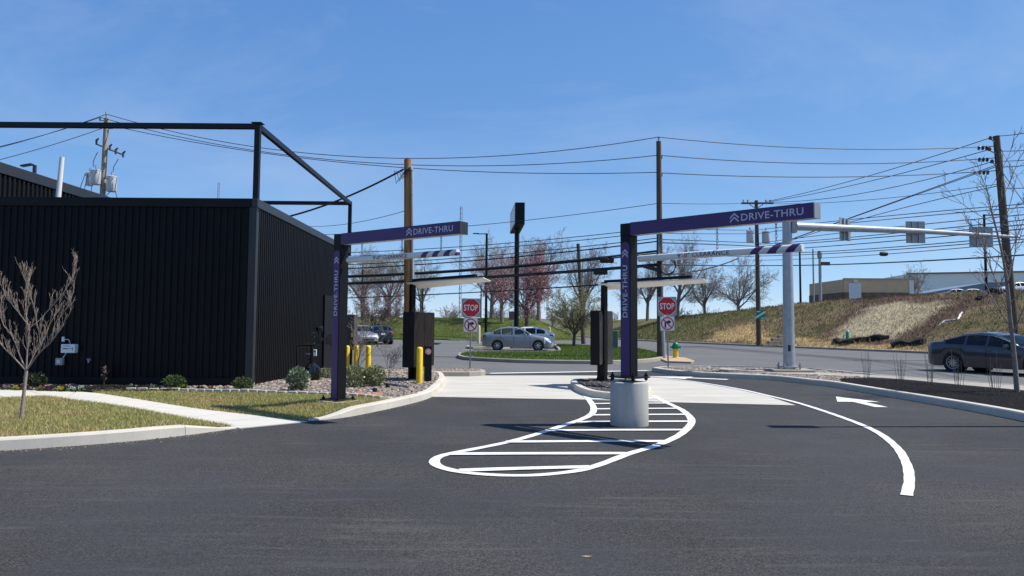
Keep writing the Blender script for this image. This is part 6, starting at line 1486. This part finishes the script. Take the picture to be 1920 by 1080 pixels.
bgtree('bare tree rising right of the brown pole', 790, 606, 470, 100, BIG, BARK_G, 40, zb=1.9)
bgtree('broad bare tree on the slope crest left of the slim pole', 1214, 588, 470, 100, BIG, BARK_G, 41, zb=hz_(1214, 100))
bgtree('leaning bare tree on the crest right of the slim pole', 1268, 600, 428, 92, BIG, BARK_G, 42, lean=(.1, 0), zb=hz_(1268, 92))
bgtree('low wide bare tree on the crest beneath the right clearance bar', 1322, 578, 497, 90, SPR, BARK_G, 43, zb=hz_(1322, 90))
bgtree('tall bare tree on the crest left of the distant pole', 1385, 574, 465, 88, SPR, BARK_G, 44, zb=hz_(1385, 88))
bgtree('spreading bare tree behind the tan building', 1702, 553, 486, 96, SPR, BARK_G, 45, zb=hz_(1702, 96))
bgtree('small bare tree far behind the right gate', 1175, 600, 520, 120, BIG, BARK_G, 46, zb=hz_(1175, 120))
# far wood: one mass
rn2 = random.Random(9); mbw = [MB(), MB()]; FAR = dict(BIG, levels=3, segs=[3, 4, 3, 2], kids=[(6, 7), (8, 9), (5, 6), (0, 0)], sides=[4, 3, 3, 3], rmin=.035)
for k in range(46):
    x = rn2.uniform(-75, 60); y = rn2.uniform(185, 250) + 0; tmp = [MB(), MB()]; grow(tmp, Vector((x, y, 0)), Vector((0, 0, 1)), rn2.uniform(1.6, 3.0), .2, 0, FAR, [], rn2)
    for a_, b_ in zip(mbw, tmp): a_.add(b_.v, b_.f)
o = mbw[1].add(mbw[0].v, mbw[0].f).build('far_wood', M('far_bark', (.20, .175, .16), .9), kind='stuff'); tag(o, 'hazy line of small bare trees along the horizon', 'wood')
# small things by the bank
for lb, x, y, Y in (('pale cream bollard by the tail of the silver sedan', 897.5, 634, 62),):
    q = D(x, y, Y); t = thing('cream_bollard', lb, 'bollard', (q.x, q.y, 0)); MB().lathe([(.14, 0), (.14, 1.35), (.10, 1.5), (0, 1.52)], 14).build('post', M('cream_paint', (.62, .55, .36), .6), t, smooth=True)
for lb, x, Y in (('pale yellow bollard at the foot of the grass bank left of the road mouth', 1003, 76), ('second pale yellow bollard at the road mouth', 1030, 78)):
    q = D(x, 615, Y); t = thing('cream_bollard', lb, 'bollard', (q.x, q.y, bank_z(q.x, q.y))); MB().lathe([(.16, 0), (.16, 1.2), (0, 1.25)], 12).build('post', M('cream_paint_b', (.60, .52, .30), .6), t, smooth=True)
q = D(960.5, 598, 66); t = thing('square_sign', 'brown back of a small sign left of the pylon pole', 'road sign', (q.x, q.y, 0)); MB().cyl((0, 0, 0), (0, 0, q.z), .03, n=6).build('post', GALV_DULL, t); MB().box((0, -.04, q.z + .3), (.62, .02, .75)).build('panel', M('sign_back_brown', (.16, .08, .06), .6), t)
q = D(1147, 633, 47); t = thing('transformer_cabinet', 'small green ground cabinet behind the menu board', 'cabinet', (q.x, q.y, 0)); MB().box((0, 0, .62), (.72, .6, 1.24)).build('cabinet_body', M('cabinet_green', (.05, .14, .10), .5), t, bevel=.03)
